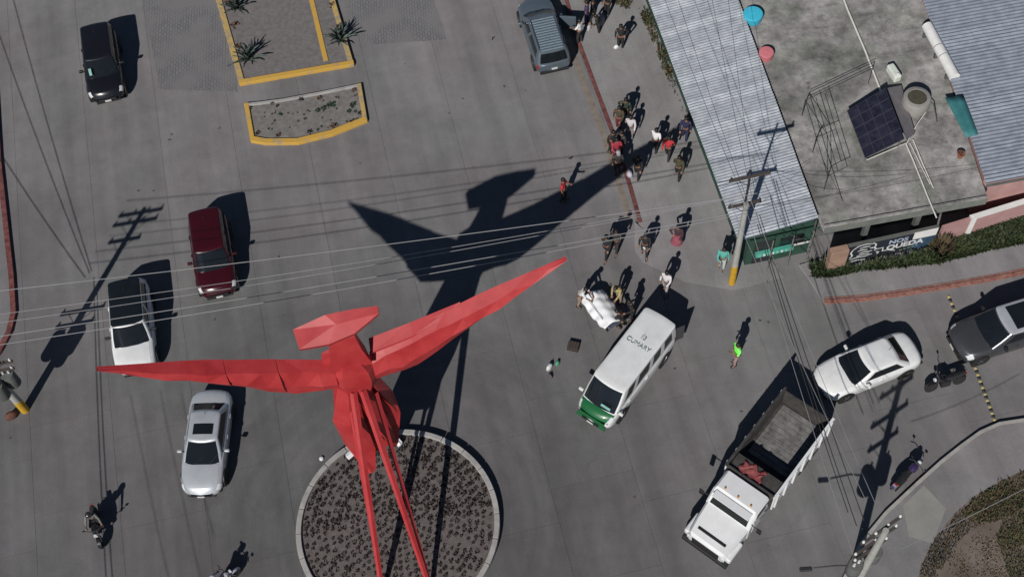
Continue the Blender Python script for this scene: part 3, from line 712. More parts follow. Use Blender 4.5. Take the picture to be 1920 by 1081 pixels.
pw = thing('garden_wall', 'low pink garden wall with a white capping beside the mural', 'wall')
MB().ribbon([h0.to_2d(), h1.to_2d()], .16, 0, 1.55).build('wall', M_PINK, pw)
k0 = h0.lerp(h1, .22)
MB().ribbon([k0.to_2d(), h1.to_2d()], .24, 1.55, 1.63).build('white_cap', M_WHITE, pw)
MB().box((k0.x, k0.y, .80), (.24, .26, 1.60), ga).build('white_post', M_WHITE, pw)
bush = thing('dry_bush', 'tall dry brown bush leaning on the join of the mural and the pink wall', 'bush', (*at2(1762, 478), 0))
me = leaf_cluster(260, .75, 1.5, .06, M_LEAFDRY, 'dry'); link('foliage', me, bush)
mb = MB()
for i in range(7):
    a = rnd(0, 6.28); mb.tube([(0, 0, 0), (.2*math.cos(a), .2*math.sin(a), .6), (.45*math.cos(a), .45*math.sin(a), 1.25)], [.025, .018, .008], 5)
mb.build('stems', mat('bark', (.09, .06, .04), .9, .3, 5), bush)

# ================================================================ things on the roofs
RZ = ch+.001
def tub(u, v, r, hgt, col, label, dark=None):
    p = at(u, v, RZ+hgt); t = thing('washtub', label, 'tub', (p.x, p.y, RZ))
    prof = [(r*.96, 0), (r*.97, .02), (r, hgt-.03), (r*1.03, hgt-.03), (r*1.03, hgt)]
    MB().lathe(prof, 28).build('tub_body', mat(label[:14]+'body', [c*.8 for c in col], .4, .05, 3), t, 40)
    MB().lathe([(r*1.0, hgt+.002), (r*.97, hgt+.03), (r*.4, hgt+.045)], 28).build('lid', mat(label[:14]+'lid', col, .4, .06, 3), t, 40)
    MB().tube([(-.08, 0, hgt+.04), (-.05, 0, hgt+.08), (.05, 0, hgt+.08), (.08, 0, hgt+.04)], .012).build('lid_handle', mat(label[:14]+'lid', col), t)
tub(1412, 26, .46, .38, (.06, .50, .68), 'bright cyan plastic barrel with lid on the concrete roof')
tub(1437, 98, .34, .34, (.62, .20, .22), 'small pink plastic bucket on the concrete roof')
# white tube tank lying along the roof edge
a, b = at(1738, 48, RZ+.42), at(1790, 145, RZ+.42)
t = thing('white_roof_duct', 'long white duct of three sections lying along the edge of the blue metal roof', 'duct', ((a.x+b.x)/2, (a.y+b.y)/2, RZ+.42))
def under2(o): o.parent = t; o.matrix_parent_inverse = Matrix.Translation(-t.location); return o
for s0, s1 in ((0, .42), (.43, .60), (.61, 1)):
    under2(MB().tube([a.lerp(b, s0), a.lerp(b, s1)], .25, 20).build('duct_section', M_WHITE, None, 40))
for s in (.425, .605): under2(MB().tube([a.lerp(b, s-.008), a.lerp(b, s+.008)], .245, 20).build('joint_band', M_DARK, None, 40))
for s in (.1, .5, .9):
    q = a.lerp(b, s); under2(MB().box((q.x, q.y, RZ+.10), (.5, .12, .2), math.atan2((b-a).y, (b-a).x)+R(90)).build('cradle', M_DIMW))
# solar panel on a stand
s4 = [at(1588, 207, RZ+.55), at(1660, 165, RZ+.95), at(1696, 260, RZ+.95), at(1622, 296, RZ+.55)]
t = thing('solar_panel', 'dark blue solar panel tilted on a metal stand on the concrete roof', 'solar panel', (s4[0].x, s4[0].y, RZ))
def bil(s, q, o=0.0):
    n = (s4[1]-s4[0]).cross(s4[3]-s4[0]).normalized(); n = n if n.z > 0 else -n
    return s4[0].lerp(s4[1], s).lerp(s4[3].lerp(s4[2], s), q)+n*o
M_PV = mat('solar_cell', (0.014, 0.015, 0.030), 0.35, 0.3, 2.5, col2=(.034, .034, .058))
M_ALU = mat('aluminium', (0.55, 0.56, 0.57), 0.35, 0.08, 3, metal=0.8)
fr = MB(); fr.add([bil(0, 0, -.03), bil(1, 0, -.03), bil(1, 1, -.03), bil(0, 1, -.03), bil(0, 0), bil(1, 0), bil(1, 1), bil(0, 1)], [(3, 2, 1, 0), (4, 5, 6, 7), (0, 1, 5, 4), (1, 2, 6, 5), (2, 3, 7, 6), (3, 0, 4, 7)])
under2(fr.build('panel_frame', mat('panel_backing', (.05, .05, .062), .4, .2, 3)))
for i in range(4):
    for j in range(5):
        e = .008
        under2(MB().add([bil(i/4+e, j/5+e, .004), bil((i+1)/4-e, j/5+e, .004), bil((i+1)/4-e, (j+1)/5-e, .004), bil(i/4+e, (j+1)/5-e, .004)], [(0, 1, 2, 3)]).build('cell', M_PV, None, 'keep'))
for s, q in ((.05, .05), (.95, .05), (.95, .95), (.05, .95)):
    w_ = bil(s, q, -.03); under2(MB().tube([(w_.x, w_.y, RZ), w_], .022, 6).build('leg', M_ALU))
# slanted grey backing sheet behind the panel
s4b = [at(1664, 165, RZ+.5), at(1690, 160, RZ+.3), at(1716, 250, RZ+.3), at(1700, 262, RZ+.5)]
tg = MB(); tg.add(s4b+[p-Vector((0, 0, .03)) for p in s4b], [(0, 1, 2, 3), (7, 6, 5, 4), (0, 4, 5, 1), (1, 5, 6, 2), (2, 6, 7, 3), (3, 7, 4, 0)])
tag(tg.build('metal_sheet', mat('grey_sheet', (.16, .15, .16), .6, .15, 3)), 'narrow grey metal sheet leaning behind the solar panel', 'metal sheet')
# water tank
p = at(1718, 188, RZ+.5)
t = thing('water_tank', 'squat round grey water tank with an open dark hatch on the concrete roof', 'water tank', (p.x, p.y, RZ))
M_TANK = mat('tank_cement', (.26, .25, .235), .85, .18, 2, bump=.2)
MB().lathe([(.62, 0), (.64, .1), (.64, .62), (.60, .72), (.44, .76), (.42, .70)], 28).build('tank_body', M_TANK, t, 40)
MB().lathe([(.42, .715), (.41, .74), (.2, .75)], 24).build('hatch', mat('olive_water', (.075, .07, .05), .3, .25, 4), t, 40)
MB().tube([(.62, -.2, .55), (.72, -.35, .5), (.8, -1.0, .06)], .025, 6).build('pipe', M_DARK, t)
# white jerrycan
p = at(1676, 136, RZ+.25)
t = thing('white_container', 'white plastic container standing behind the water tank', 'container', (p.x, p.y, RZ), R(105))
bevel(MB().box((0, 0, .22), (.85, .36, .42)).build('container_body', mat('offwhite_plastic', (.62, .66, .60), .5, .08, 4), t), .08, 3)
MB().lathe([(.05, .43), (.05, .50), (.03, .51)], 12, c=(-.3, 0, 0)).build('cap', M_WHITE, t)
# teal tarpaulin hanging on the roof edge
g = []
for i in range(7):
    row = []
    for j in range(4):
        u = lerp(lerp(1772, 1812, i/6), lerp(1806, 1834, i/6), j/3); v = lerp(lerp(183, 258, i/6), lerp(178, 252, i/6), j/3)
        row.append(at(u, v, RZ+.52+.02*math.sin(i*1.7+j)+(.05 if j > 1 else 0)))
    g.append(row)
o = MB().grid(g).build('tarpaulin', mat('teal_tarp', (.035, .16, .17), .7, .2, 3), None, 50)
sol = o.modifiers.new('thickness', 'SOLIDIFY'); sol.thickness = .02
tag(o, 'teal tarpaulin laid along the edge of the blue metal roof', 'tarpaulin')
# terracotta pot
p = at(1801, 291, RZ+.15)
t = thing('flower_pot', 'terracotta pot with a dry plant near the blue roof corner', 'pot', (p.x, p.y, RZ))
MB().lathe([(.10, 0), (.16, .26), (.18, .26), (.18, .30), (.14, .30), (.13, .25)], 16).build('pot', mat('terracotta', (.26, .10, .06), .85, .2, 5), t, 40)
l_ = link('plant', B2[0], t); l_.location = (0, 0, .25); l_.scale = (.9, .9, .9)
l_ = shrub(B1[0], 1614, 36, 'dark dried shrub growing on the concrete roof', None, 1.9, RZ)
# rebar frame
t = thing('rebar_frame', 'tall thin black metal frame standing on the concrete roof', 'metal frame', (0, 0, 0))
F = {'a': (1508, 190), 'b': (1522, 165), 'c': (1634, 126), 'd': (1640, 140), 'e': (1530, 262), 'f': (1570, 330), 'g': (1575, 365), 'k': (1596, 300)}
def rod(pts, r=.016, nm='rod'): MB().tube(pts, r, 5).build(nm, M_DARK, t)
H = RZ+1.1
A_ = at(1510, 188, H); B_ = at(1636, 128, H); C_ = at(1552, 330, H); D_ = at(1664, 300, H*.0+RZ+.9)
rod([A_, B_]); rod([A_+Vector((.12, .18, 0)), B_+Vector((.1, .16, 0))]); rod([A_, C_]); rod([A_+Vector((.5, .1, -.02)), C_+Vector((.5, .25, -.02))]); rod([A_+Vector((.95, .3, -.02)), C_+Vector((.95, .4, -.02))])
rod([A_, A_.lerp(C_, .5)+Vector((.5, .1, 0)), C_]); rod([C_, C_+Vector((.95, .4, 0))])
for p in (A_, B_, C_, A_.lerp(C_, .5)): rod([(p.x, p.y, RZ), p], .02, 'upright')
rod([A_.lerp(C_, .5), A_.lerp(C_, .5)+Vector((.95, .35, 0))]); rod([A_.lerp(C_, .5), (A_.x+.9, A_.y-.6, RZ)])
rod([C_.lerp(A_, .2), (C_.x+.7, C_.y-.7, RZ)])
# pipes on the roof
M_PVC = mat('white_pipe', (.66, .65, .60), .5, .1, 6)
def pipe(px, label, r=.032, h=.12):
    pts = [at(u, v, RZ+h) for u, v in px]
    o = MB().tube(pts, r, 8).build('roof_pipe', M_PVC, None, 40); return tag(o, label, 'pipe')
pipe([(1575, -20), (1590, 20), (1622, 95), (1652, 172)], 'long white pipe running from the top edge to the solar panel', .045)
pipe([(1698, 268), (1712, 300), (1738, 365), (1756, 408)], 'left white pipe running from the solar panel to the roof front')
pipe([(1712, 262), (1728, 302), (1750, 352)], 'right short white pipe beside the solar panel', .028)
pipe([(1625, 300), (1660, 285), (1700, 268), (1720, 232), (1740, 205)], 'bent white pipe between the solar panel foot and the water tank', .022, .2)
pipe([(1706, 268), (1724, 305), (1744, 345)], 'thin pale pipe between the two pipes at the roof front', .02)

# ================================================================ utility poles and wires
M_POLE = mat('pole_concrete', (.33, .33, .31), .85, .12, 3, bump=.1)
M_POLEY = mat('pole_yellow_paint', (.50, .29, .02), .7, .15, 4)
M_WOOD = mat('crossarm_wood', (.06, .05, .045), .85, .2, 5)
M_INS = mat('porcelain', (.62, .62, .60), .25, .05, 5)
M_WIRE = mat('wire', (.34, .34, .35), .45, .1, 1, metal=.3)
M_CABLE = mat('black_cable', (.03, .03, .032), .6, .1, 1)
def pole(name_label, u, v, hgt, arms, transformer=None, yellow=1.5, band=True, rz=0.0, slim=(.19, .11), ins=None, mast=None):
    x, y = at2(u, v)
    t = thing('utility_pole', name_label, 'utility pole', (x, y, 0), rz)
    rr = lambda z: lerp(slim[0], slim[1], z/hgt)
    zb = yellow if band else 0
    zt_ = mast or hgt
    MB().lathe([(rr(zb), zb), (rr(zt_), zt_)], 14).build('shaft', M_POLE, t, 40)
    if mast: MB().lathe([(.05, mast-.3), (.045, hgt)], 10, c=(.02, rr(mast)+.045, 0)).build('shadow_mast', M_DARK, t, 40)  # added mast, holds a top arm that lengthens the pole's shadow
    if band: MB().lathe([(rr(0)+.006, -.05), (rr(zb)+.006, zb)], 14).build('painted_base', M_POLEY, t, 40)
    tips = []
    for z, half, n in arms:
        a = MB().box((0, .14, z), (2*half, .10, .12)).build('crossarm', M_WOOD, t)
        MB().tube([(half*.6, .14, z-.05), (0, .1, z-.6)], .015, 5).build('brace', M_DARK, t); MB().tube([(-half*.6, .14, z-.05), (0, .1, z-.6)], .015, 5).build('brace', M_DARK, t)
        for i in range(n):
            q = lerp(-half+.08, half-.08, i/(n-1))
            MB().lathe([(.02, 0), (.055, .04), (.035, .08), (.05, .12), (.02, .17)], 10, c=(q, .14, z+.06)).build('insulator', ins or M_INS, t, 40)
            tips.append((Matrix.Rotation(rz, 4, 'Z') @ Vector((q, .14, z+.22)))+Vector((x, y, 0)))
    for (ox, oy, z, r_, hh) in (transformer or []):
        tr = MB().lathe([(r_*.9, 0), (r_, .05), (r_, hh-.06), (r_*.9, hh)], 16, c=(ox, oy, z)).build('transformer', M_DIMW, t, 40)
        MB().lathe([(.03, 0), (.06, .06), (.03, .14), (.05, .2)], 8, c=(ox+r_*.4, oy, z+hh)).build('bushing', M_INS, tr, 40)
        MB().lathe([(.03, 0), (.06, .06), (.03, .14), (.05, .2)], 8, c=(ox-r_*.4, oy, z+hh)).build('bushing', M_INS, tr, 40)
    return t, tips
def S(u, v, h):
    """point at height h whose shadow falls on the ground at that surveyed pixel"""
    q = at(u, v, 0); return q+sdir*(h/sdir.z)
tl, tipL = pole('concrete utility pole with yellow base and transformer at the left edge', 47, 768, 8.9, [(8.6, 1.05, 4), (8.15, 1.05, 4), (7.3, .75, 2), (4.1, 1.0, 3), (3.5, .85, 2)], [(-.45, .1, 2.2, .30, .95), (.42, .1, 2.3, .30, .95), (0, -.42, 2.3, .28, .95)], 1.0, rz=R(5))
tr_, tipR = pole('slim concrete utility pole with yellow base in front of the shop', 1372, 530, 8.5, [(8.15, .85, 3), (6.2, .70, 2)], None, 1.55, rz=R(8), slim=(.155, .10), ins=M_DARK, mast=6.4)  # top arm and mast added to stretch the shadow across the shop roof
tb_, tipB = pole('utility pole crowded with crossarms and transformers at the lower right corner', 1587, 1123, 8.0, [(7.7, .9, 4), (6.6, 1.0, 3), (5.6, .8, 2)], [(-.45, .15, 3.9, .28, .85), (.45, .15, 3.9, .28, .85)], 1.0, rz=R(28))
MB().tube([(-.1, 0, 4.4), (-1.0, .55, 4.55), (-1.7, .95, 4.45)], .03, 6).build('lamp_arm', M_DARK, tb_, 40)
bevel(MB().box((-1.95, 1.08, 4.42), (.46, .18, .11), R(150)).build('lamp_head', M_DARK, tb_), .04, 2)
link('junk', MB().tube([(0, 0, 5), (.5, .4, 5.4), (.2, .9, 5.8)], .02, 5).mesh('loop', M_CABLE), tb_).name = 'cable_loop'
def wire(p, q, sag, r, label, group, m=None, n=14):
    pts = [Vector(p).lerp(Vector(q), i/n)-Vector((0, 0, 4*sag*(i/n)*(1-i/n))) for i in range(n+1)]
    o = MB().tube(pts, r, 5).build('overhead_wire', m or M_WIRE, None, 60); return tag(o, label, 'wire', group)
GW = 'bright wires spanning the avenue'; NTH = ['uppermost', 'second from the top', 'third from the top', 'fourth from the top', 'lowest']
lab = 'bright overhead wire spanning the avenue between the left and right poles'
def seen(u, v, h): return at(u, v, h)
for (ul, vl, ur, vr, hl, hr, sg) in ((20, 540, 1362, 372, 8.6, 7.4, .25), (22, 581, 1392, 366, 8.2, 7.4, .5), (22, 596, 1420, 362, 7.9, 7.4, .55), (0, 627, 1366, 402, 7.6, 6.5, .3), (10, 640, 1400, 400, 7.2, 6.4, .45)):
    L0, R0 = seen(ul, vl, hl), seen(ur, vr, hr)
    L1 = R0+(L0-R0)*1.12
    wire(L1, R0, sg, .016 if sg < .5 else .012, NTH.pop(0)+' bright overhead wire spanning the avenue above the red bird', GW)
GB = 'cables from the shop pole down to the corner pole'
labc = 'dark cable running from the shop pole to the lower right corner pole'
for (u0, v0, u1, v1, h0_, h1_) in ((1418, 400, 1606, 985, 6.4, 6.6), (1424, 402, 1620, 975, 6.4, 6.4), (1405, 368, 1640, 940, 7.3, 7.6), (1392, 368, 1600, 1040, 7.3, 7.4), (1420, 420, 1590, 960, 5.6, 5.4), (1366, 372, 1625, 940, 7.3, 8.3)):
    p_, q_ = seen(u0, v0, h0_), seen(u1, v1, h1_)
    wire(p_, q_, .25, .018 if h0_ < 7 else .011, {1590: 'thick dark cable ending leftmost at the corner pole', 1600: 'thin pale cable ending lowest at the corner pole', 1606: 'thick dark cable second from the left at the corner pole', 1620: 'thick dark cable rightmost of the thick ones to the corner pole', 1625: 'thin pale cable starting furthest left on the shop pole', 1640: 'thin pale cable ending rightmost at the corner pole'}[u1], GB, M_CABLE if h0_ < 7 else M_WIRE)
GS = 'wires over the left street'
labs = 'overhead wire leaving the left pole along the street'
for (u0, v0, u1, v1, h_) in ((168, 512, -10, 40, 5.2), (172, 508, 20, -20, 5.3), (160, 520, -60, 190, 5.0)):
    wire(S(u0, v0, h_), S(u1, v1, h_+.3), .1, .02, labs, GS, M_CABLE)
for (u0, v0, u1, v1, h_) in ((176, 520, 200, 1100, 5.2), (182, 540, 212, 1100, 5.0)):
    wire(S(u0, v0, h_), S(u1, v1, h_+.2), .1, .022, labs, GS, M_CABLE)
for (u0, v0, u1, v1, h_) in ((245, 740, 320, 1100, 9), (300, 730, 380, 1100, 9), (340, 735, 400, 1000, 9)):
    wire(S(u0, v0, h_), S(u1, v1, h_), .05, .012, labs, GS, M_CABLE)
GT = 'wires over the shop roof'
for (u0, v0, u1, v1, h0_, h1_) in ((1405, 385, 1262, -30, 6.6, 6.9), (1400, 385, 1236, -30, 6.5, 6.6), (1412, 380, 1330, -30, 7.2, 7.4), (1418, 380, 1362, -30, 7.1, 7.3)):
    wire(seen(u0, v0, h0_), seen(u1, v1, h1_), .2, .009, 'thin overhead wire fanning out over the corrugated shop roof', GT, M_CABLE)
wire(seen(1690, 1028, 6.6), seen(1935, 908, 6.4), .15, .012, 'pale wire crossing the dry field corner', None)
GP = 'service wires to the flat roof'
for (u1, v1) in ((1520, 300), (1580, 360), (1700, 330), (1850, 310)):
    wire(seen(1418, 385, 6.6), at(u1, v1, RZ+.3), .25, .008, 'thin service wire dropping from the shop pole to the concrete roof', GP, M_CABLE)
# ================================================================ vehicles
def paint(name, col, rough=.32, var=.09, metal=0.0, col2=None):
    return mat(name, col, rough, var, 1.5, metal=metal, coat=.6, obj=True, col2=col2)
M_GLASS = mat('vehicle_glass', (0.010, 0.013, 0.016), 0.06, 0.15, 1.2, spec=.6, obj=True)
M_RUB = mat('tyre_rubber', (0.018, 0.018, 0.018), .85, .2, 6, obj=True)
M_RIM = mat('wheel_rim', (.42, .43, .44), .35, .08, 5, metal=.8, obj=True)
M_PLAST = mat('black_plastic', (.016, .016, .017), .55, .15, 6, obj=True)
M_HEAD = mat('headlight_glass', (.62, .64, .66), .12, .06, 6, obj=True, coat=.8)
M_TAIL = mat('taillight_red', (.30, .012, .012), .2, .15, 8, obj=True, coat=.8)
M_CHROME = mat('chrome', (.65, .66, .68), .15, .05, 4, metal=1.0, obj=True)
M_PLATE = mat('number_plate', (.60, .60, .58), .5, .1, 9, obj=True)

def wheel(parent, x, y, r=.33, w=.22):
    Mx = Matrix.Rotation(R(90), 3, 'X')
    t = MB().lathe([(r*.66, -w/2+.01), (r*.93, -w/2), (r, -w*.32), (r, w*.32), (r*.93, w/2), (r*.66, w/2-.01)], 22, c=(x, y, r), M=Mx).build('wheel', M_RUB, parent, 40)
    MB().lathe([(r*.64, -w/2+.02), (r*.64, w/2-.02)], 18, c=(x, y, r), M=Mx).build('rim', M_RIM, t, 40)
    s = MB()
    for i in range(5):
        a = i*1.2566
        if i == 0: s.tube([(x, y-w/2+.0, r), (x, y+w/2, r)], .07, 8)
        for sg in (-1, 1): s.box((x+math.cos(a)*r*.30, y+sg*(w/2-.012), r+math.sin(a)*r*.30), (r*.56, .02, .05), M=Matrix.Rotation(-a, 3, 'Y'))
    s.build('spokes', M_CHROME, t)
    return t

SEDAN = dict(st=[(0, .78, .40, .72, .80), (.03, .90, .28, .84, .97), (.10, .97, .24, .90, 1.03), (.24, 1, .22, .93, 1.01), (.5, 1, .20, .93, .97), (.70, 1, .22, .92, .98), (.76, .99, .22, .88, .98), (.88, .97, .22, .78, .89), (.965, .91, .26, .66, .76), (1, .78, .38, .54, .60)],
             base=(.13, .735), roof=(.275, .545), H=1.45, wr=.70, wb=.90, sides=[(.10, .47), (.53, .90)], axle=(.19, .81))
SUV = dict(st=[(0, .84, .42, .85, .95), (.03, .93, .30, .98, 1.05), (.12, .98, .26, 1.02, 1.07), (.3, 1, .24, 1.02, 1.06), (.5, 1, .24, 1.01, 1.05), (.70, 1, .24, 1.0, 1.08), (.76, .99, .24, .98, 1.08), (.88, .97, .25, .92, 1.03), (.965, .92, .28, .80, .92), (1, .80, .42, .64, .70)],
           base=(.015, .74), roof=(.07, .57), H=1.68, wr=.76, wb=.92, sides=[(.06, .28), (.32, .60), (.64, .92)], axle=(.18, .82))
VAN = dict(st=[(0, .90, .40, 1.0, 1.1), (.02, .96, .28, 1.10, 1.15), (.3, 1, .25, 1.1, 1.14), (.7, 1, .25, 1.08, 1.12), (.83, 1, .25, 1.06, 1.12), (.90, .98, .25, 1.02, 1.10), (.955, .95, .26, .92, 1.0), (.985, .90, .30, .74, .82), (1, .80, .40, .58, .62)],
           base=(.006, .885), roof=(.02, .745), H=2.02, wr=.86, wb=.94, sides=[(.04, .20), (.25, .46), (.50, .72), (.78, .93)], axle=(.20, .80))

def build_car(name, label, front, hf, hdg, L, W, spec, pm, roof_m=None, hood_m=None, sun=None, rails=False, front_m=None, roof_crown=.05, group=None):
    p = at(*front, hf); d = Vector((math.cos(R(hdg)), math.sin(R(hdg)), 0))
    c = Vector((p.x, p.y, 0))-d*L/2
    root = thing(name, label, name.split('_')[-1] if '_' in name else name, c, R(hdg), group)
    st = spec['st']; hw = W/2; k = spec.get('hs', 1.0)
    N = 34
    xs = [s[0] for s in st]
    def smooth(j, t):
        for i in range(len(xs)-1):
            if t <= xs[i+1]+1e-9:
                u = (t-xs[i])/(xs[i+1]-xs[i]); 
                m0 = (st[min(i+1, len(st)-1)][j]-st[max(i-1, 0)][j])/(xs[min(i+1, len(st)-1)]-xs[max(i-1, 0)]) if i > 0 else (st[1][j]-st[0][j])/(xs[1]-xs[0])
                i2 = i+1
                m1 = (st[min(i2+1, len(st)-1)][j]-st[i2-1][j])/(xs[min(i2+1, len(st)-1)]-xs[i2-1])
                h = xs[i+1]-xs[i]; a, b = st[i][j], st[i+1][j]
                if (b-a)*m0 <= 0: m0 = 0
                if (b-a)*m1 <= 0: m1 = 0
                if b != a:
                    m0 = max(-3*abs(b-a)/h, min(3*abs(b-a)/h, m0)); m1 = max(-3*abs(b-a)/h, min(3*abs(b-a)/h, m1))
                return a*(2*u**3-3*u*u+1)+h*m0*(u**3-2*u*u+u)+b*(-2*u**3+3*u*u)+h*m1*(u**3-u*u)
        return st[-1][j]
    def bow(t, y):
        q = abs(y)/hw
        f = -.30*q**2.2*max(0, (t-.72)/.28)**1.3 if t > .72 else (.16*q**2.4*max(0, (.2-t)/.2)**1.3 if t < .2 else 0)
        return f
    PF = [(0, 'b'), (.85, 'b'), (.965, 1), (1.0, 2), (.985, 3), (.93, 's'), (.80, 5), (.52, 6), (0, 't')]
    def ring_pt(t, q, off=0.0):
        """q in 0..8 along half section (right side y<0 for negative)"""
        w, zb, zs, zt = smooth(1, t)*hw, smooth(2, t), smooth(3, t), smooth(4, t)
        sg = 1 if q >= 0 else -1; q = abs(q); i = min(int(q), 7); f = q-i
        def P(i):
            fr, kk = PF[i]
            z = {'b': zb, 1: zb+.09, 2: lerp(zb, zs, .52), 3: zs-.07, 's': zs, 5: zs+.45*(zt-zs), 6: zs+.85*(zt-zs), 't': zt}[kk]
            return fr*w, z
        a, b = P(i), P(i+1); y, z = lerp(a[0], b[0], f)*sg, lerp(a[1], b[1], f)
        return Vector(((t-.5)*L+bow(t, y), y, z))
    qs = [-8, -7, -6, -5, -4, -3, -2, -1, 0, 1, 2, 3, 4, 5, 6, 7]
    ts = sorted(set([i/N for i in range(N+1)]+[.01, .02, .985, .993]))
    body = MB().loft([[ring_pt(t, q) for q in qs] for t in ts]).build('body', pm, root, 35)
    def patch(nm, m, t0, t1, q0, q1, off, parent=root, nt_=10, nq=8, smooth_=50):
        rows = []
        for i in range(nt_+1):
            t = lerp(t0, t1, i/nt_); row = []
            for j in range(nq+1):
                q = lerp(q0, q1, j/nq)
                if q0 < -4 and q1 > 4: q = None
                row.append((t, lerp(q0, q1, j/nq)))
            rows.append(row)
        pts = []
        for row in rows:
            rr = []
            for t, q in row:
                p_ = ring_pt(t, q); e = .004
                dt = ring_pt(min(t+e, 1), q)-ring_pt(max(t-e, 0), q); dq = ring_pt(t, q+.05 if q < 7.9 else q)-ring_pt(t, q-.05 if q > -7.9 else q)
                n_ = dt.cross(dq)
                if n_.length < 1e-9: n_ = Vector((0, 0, 1))
                n_.normalize()
                cz = Vector((0, 0, .55)); 
                if n_.dot(p_-Vector((p_.x*.8, 0, .55))) < 0: n_ = -n_
                rr.append(p_+n_*off)
            pts.append(rr)
        return MB().grid(pts).build(nm, m, parent, smooth_)
    def top_patch(nm, m, t0, t1, w, off, nt_=10, nq=10):
        """patch across the top between -w..w of the half width (hood, boot lid)"""
        rows = []
        for i in range(nt_+1):
            t = lerp(t0, t1, i/nt_); row = []
            for j in range(nq+1):
                y = lerp(-w, w, j/nq); sgn = 1 if y >= 0 else -1; ay = abs(y)
                q = interp([0, .52, .80, .93], [8, 7, 6, 5], ay)
                p_ = ring_pt(t, q*sgn if q < 8 else 8); row.append(p_+Vector((0, 0, off)))
            rows.append(row)
        return MB().grid(rows).build(nm, m, root, 50)
    b0, b1 = spec['base']; r0, r1 = spec['roof']
    # hood and boot lid, edges stand proud as real panel gaps
    hood = top_patch('hood', hood_m or pm, b1+.012, .955 if spec is not VAN else .992, .80 if spec is not VAN else .92, .008)
    if b0 > .05: top_patch('boot_lid', pm, .03, b0-.004, .78, .008)
    # greenhouse
    nF, nC, nS = 8, 3, 14
    def ringo(x0, x1, w, z, rc, bf, br_):
        pts = []
        def cor(cx, cy, a0):
            for i in range(1, nC+1):
                a = a0+R(90)*i/(nC+1); pts.append(Vector((cx+rc*math.cos(a), cy+rc*math.sin(a), z)))
        for i in range(nF+1): pts.append(Vector((x1, lerp(-w+rc, w-rc, i/nF), z)))
        cor(x1-rc, w-rc, 0)
        for i in range(nS+1): pts.append(Vector((lerp(x1-rc, x0+rc, i/nS), w, z)))
        cor(x0+rc, w-rc, R(90))
        for i in range(nF+1): pts.append(Vector((x0, lerp(w-rc, -w+rc, i/nF), z)))
        cor(x0+rc, -w+rc, R(180))
        for i in range(nS+1): pts.append(Vector((lerp(x0+rc, x1-rc, i/nS), -w, z)))
        cor(x1-rc, -w+rc, R(270))
        xm = (x0+x1)/2
        for p_ in pts:
            q = (p_.y/w)**2
            if p_.x > xm: p_.x += bf*(1-q)*((p_.x-xm)/(x1-xm))**3
            else: p_.x -= br_*(1-q)*((xm-p_.x)/(xm-x0))**3
        return pts
    zb = smooth(3, (b0+b1)/2)-.05
    H = spec['H']
    lo = ringo((b0-.5)*L, (b1-.5)*L, spec['wb']*hw, zb, .14, .14, .08)
    hi = ringo((r0-.5)*L, (r1-.5)*L, spec['wr']*hw, H-roof_crown-.02, .12, .10, .06)
    for p_ in lo:
        t = p_.x/L+.5
        if t > b1-.06: p_.z = smooth(4, min(t, 1))-.04 if abs(p_.y) < .6*hw else smooth(3, min(t, 1))+.0
    rmid = [a.lerp(b, .5)+Vector((0, 0, 0))+Vector((0, (a.y/abs(a.y) if abs(a.y) > .3*hw else 0)*.02, 0)) for a, b in zip(lo, hi)]
    MB().loft([lo, rmid, hi], cap=False).build('cabin', pm, root, 40)
    cxr = ((r0+r1)/2-.5)*L
    rr = []
    for s_, dz in ((1.0, 0.0), (.955, .026), (.85, roof_crown*.75), (.6, roof_crown), (.25, roof_crown+.012)):
        rr.append([Vector((cxr+(p_.x-cxr)*s_, p_.y*s_, p_.z+dz)) for p_ in hi])
    MB().loft(rr).build('roof', roof_m or pm, root, 50)
    def gpt(i, t, off):
        i = i % len(lo); n_ = len(lo)
        a, m_, b = lo[i], rmid[i], hi[i]
        p_ = a.lerp(m_, t*2) if t < .5 else m_.lerp(b, t*2-1)
        tan = (lo[(i+1) % n_].lerp(hi[(i+1) % n_], t)-lo[i-1].lerp(hi[i-1], t)).normalized(); upd = (b-a).normalized()
        return p_+tan.cross(upd).normalized()*off
    def gwin(nm, idx, t0, t1, off=.007, par=root, m=M_GLASS):
        rows = [[gpt(i, lerp(t0, t1, j/4), off) for i in idx] for j in range(5)]
        return MB().grid(rows).build(nm, m, par, 40)
    iF = list(range(-1, nF+2))
    iL0 = nF+1+nC; iR0 = iL0+nS+1+nC; iRt = iR0+nF+1+nC
    ws = gwin('windscreen', iF, .06, .95)
    w2 = gwin('rear_window', list(range(iR0, iR0+nF+1)), .22 if b0 > .05 else .15, .90)
    for a, b in spec['sides']:
        ia, ib = int(round((1-b)*nS)), int(round((1-a)*nS))
        gwin('side_window', list(range(iL0+ia, iL0+ib+1)), .24, .88)
        gwin('side_window', list(range(iRt+int(round(a*nS)), iRt+int(round(b*nS))+1)), .24, .88)
    for sgy in (-.25, .3):
        q0 = gpt(nF//2+int(sgy*8), .09, .02); q1 = gpt(nF//2+int(sgy*8)+3, .40, .02)
        MB().tube([q0, q1], .011, 4).build('wiper', M_PLAST, ws)
    # doors, handles
    nd = len(spec['sides'])
    for (a, b) in [(lerp(b0, b1, s[0])-.01, lerp(b0, b1, s[1])+.035) for s in spec['sides'][-2:]]:
        for sg in (-1, 1):
            dr = patch('door', pm, max(a, .24), min(b, .76), sg*1.9, sg*4.9, .006, nt_=6, nq=6)
            hp = ring_pt(max(a, .24)+.03, sg*3.9); bevel(MB().box(hp+Vector((0, sg*.02, .0)), (.18, .035, .035)).build('handle', pm, dr), .008)
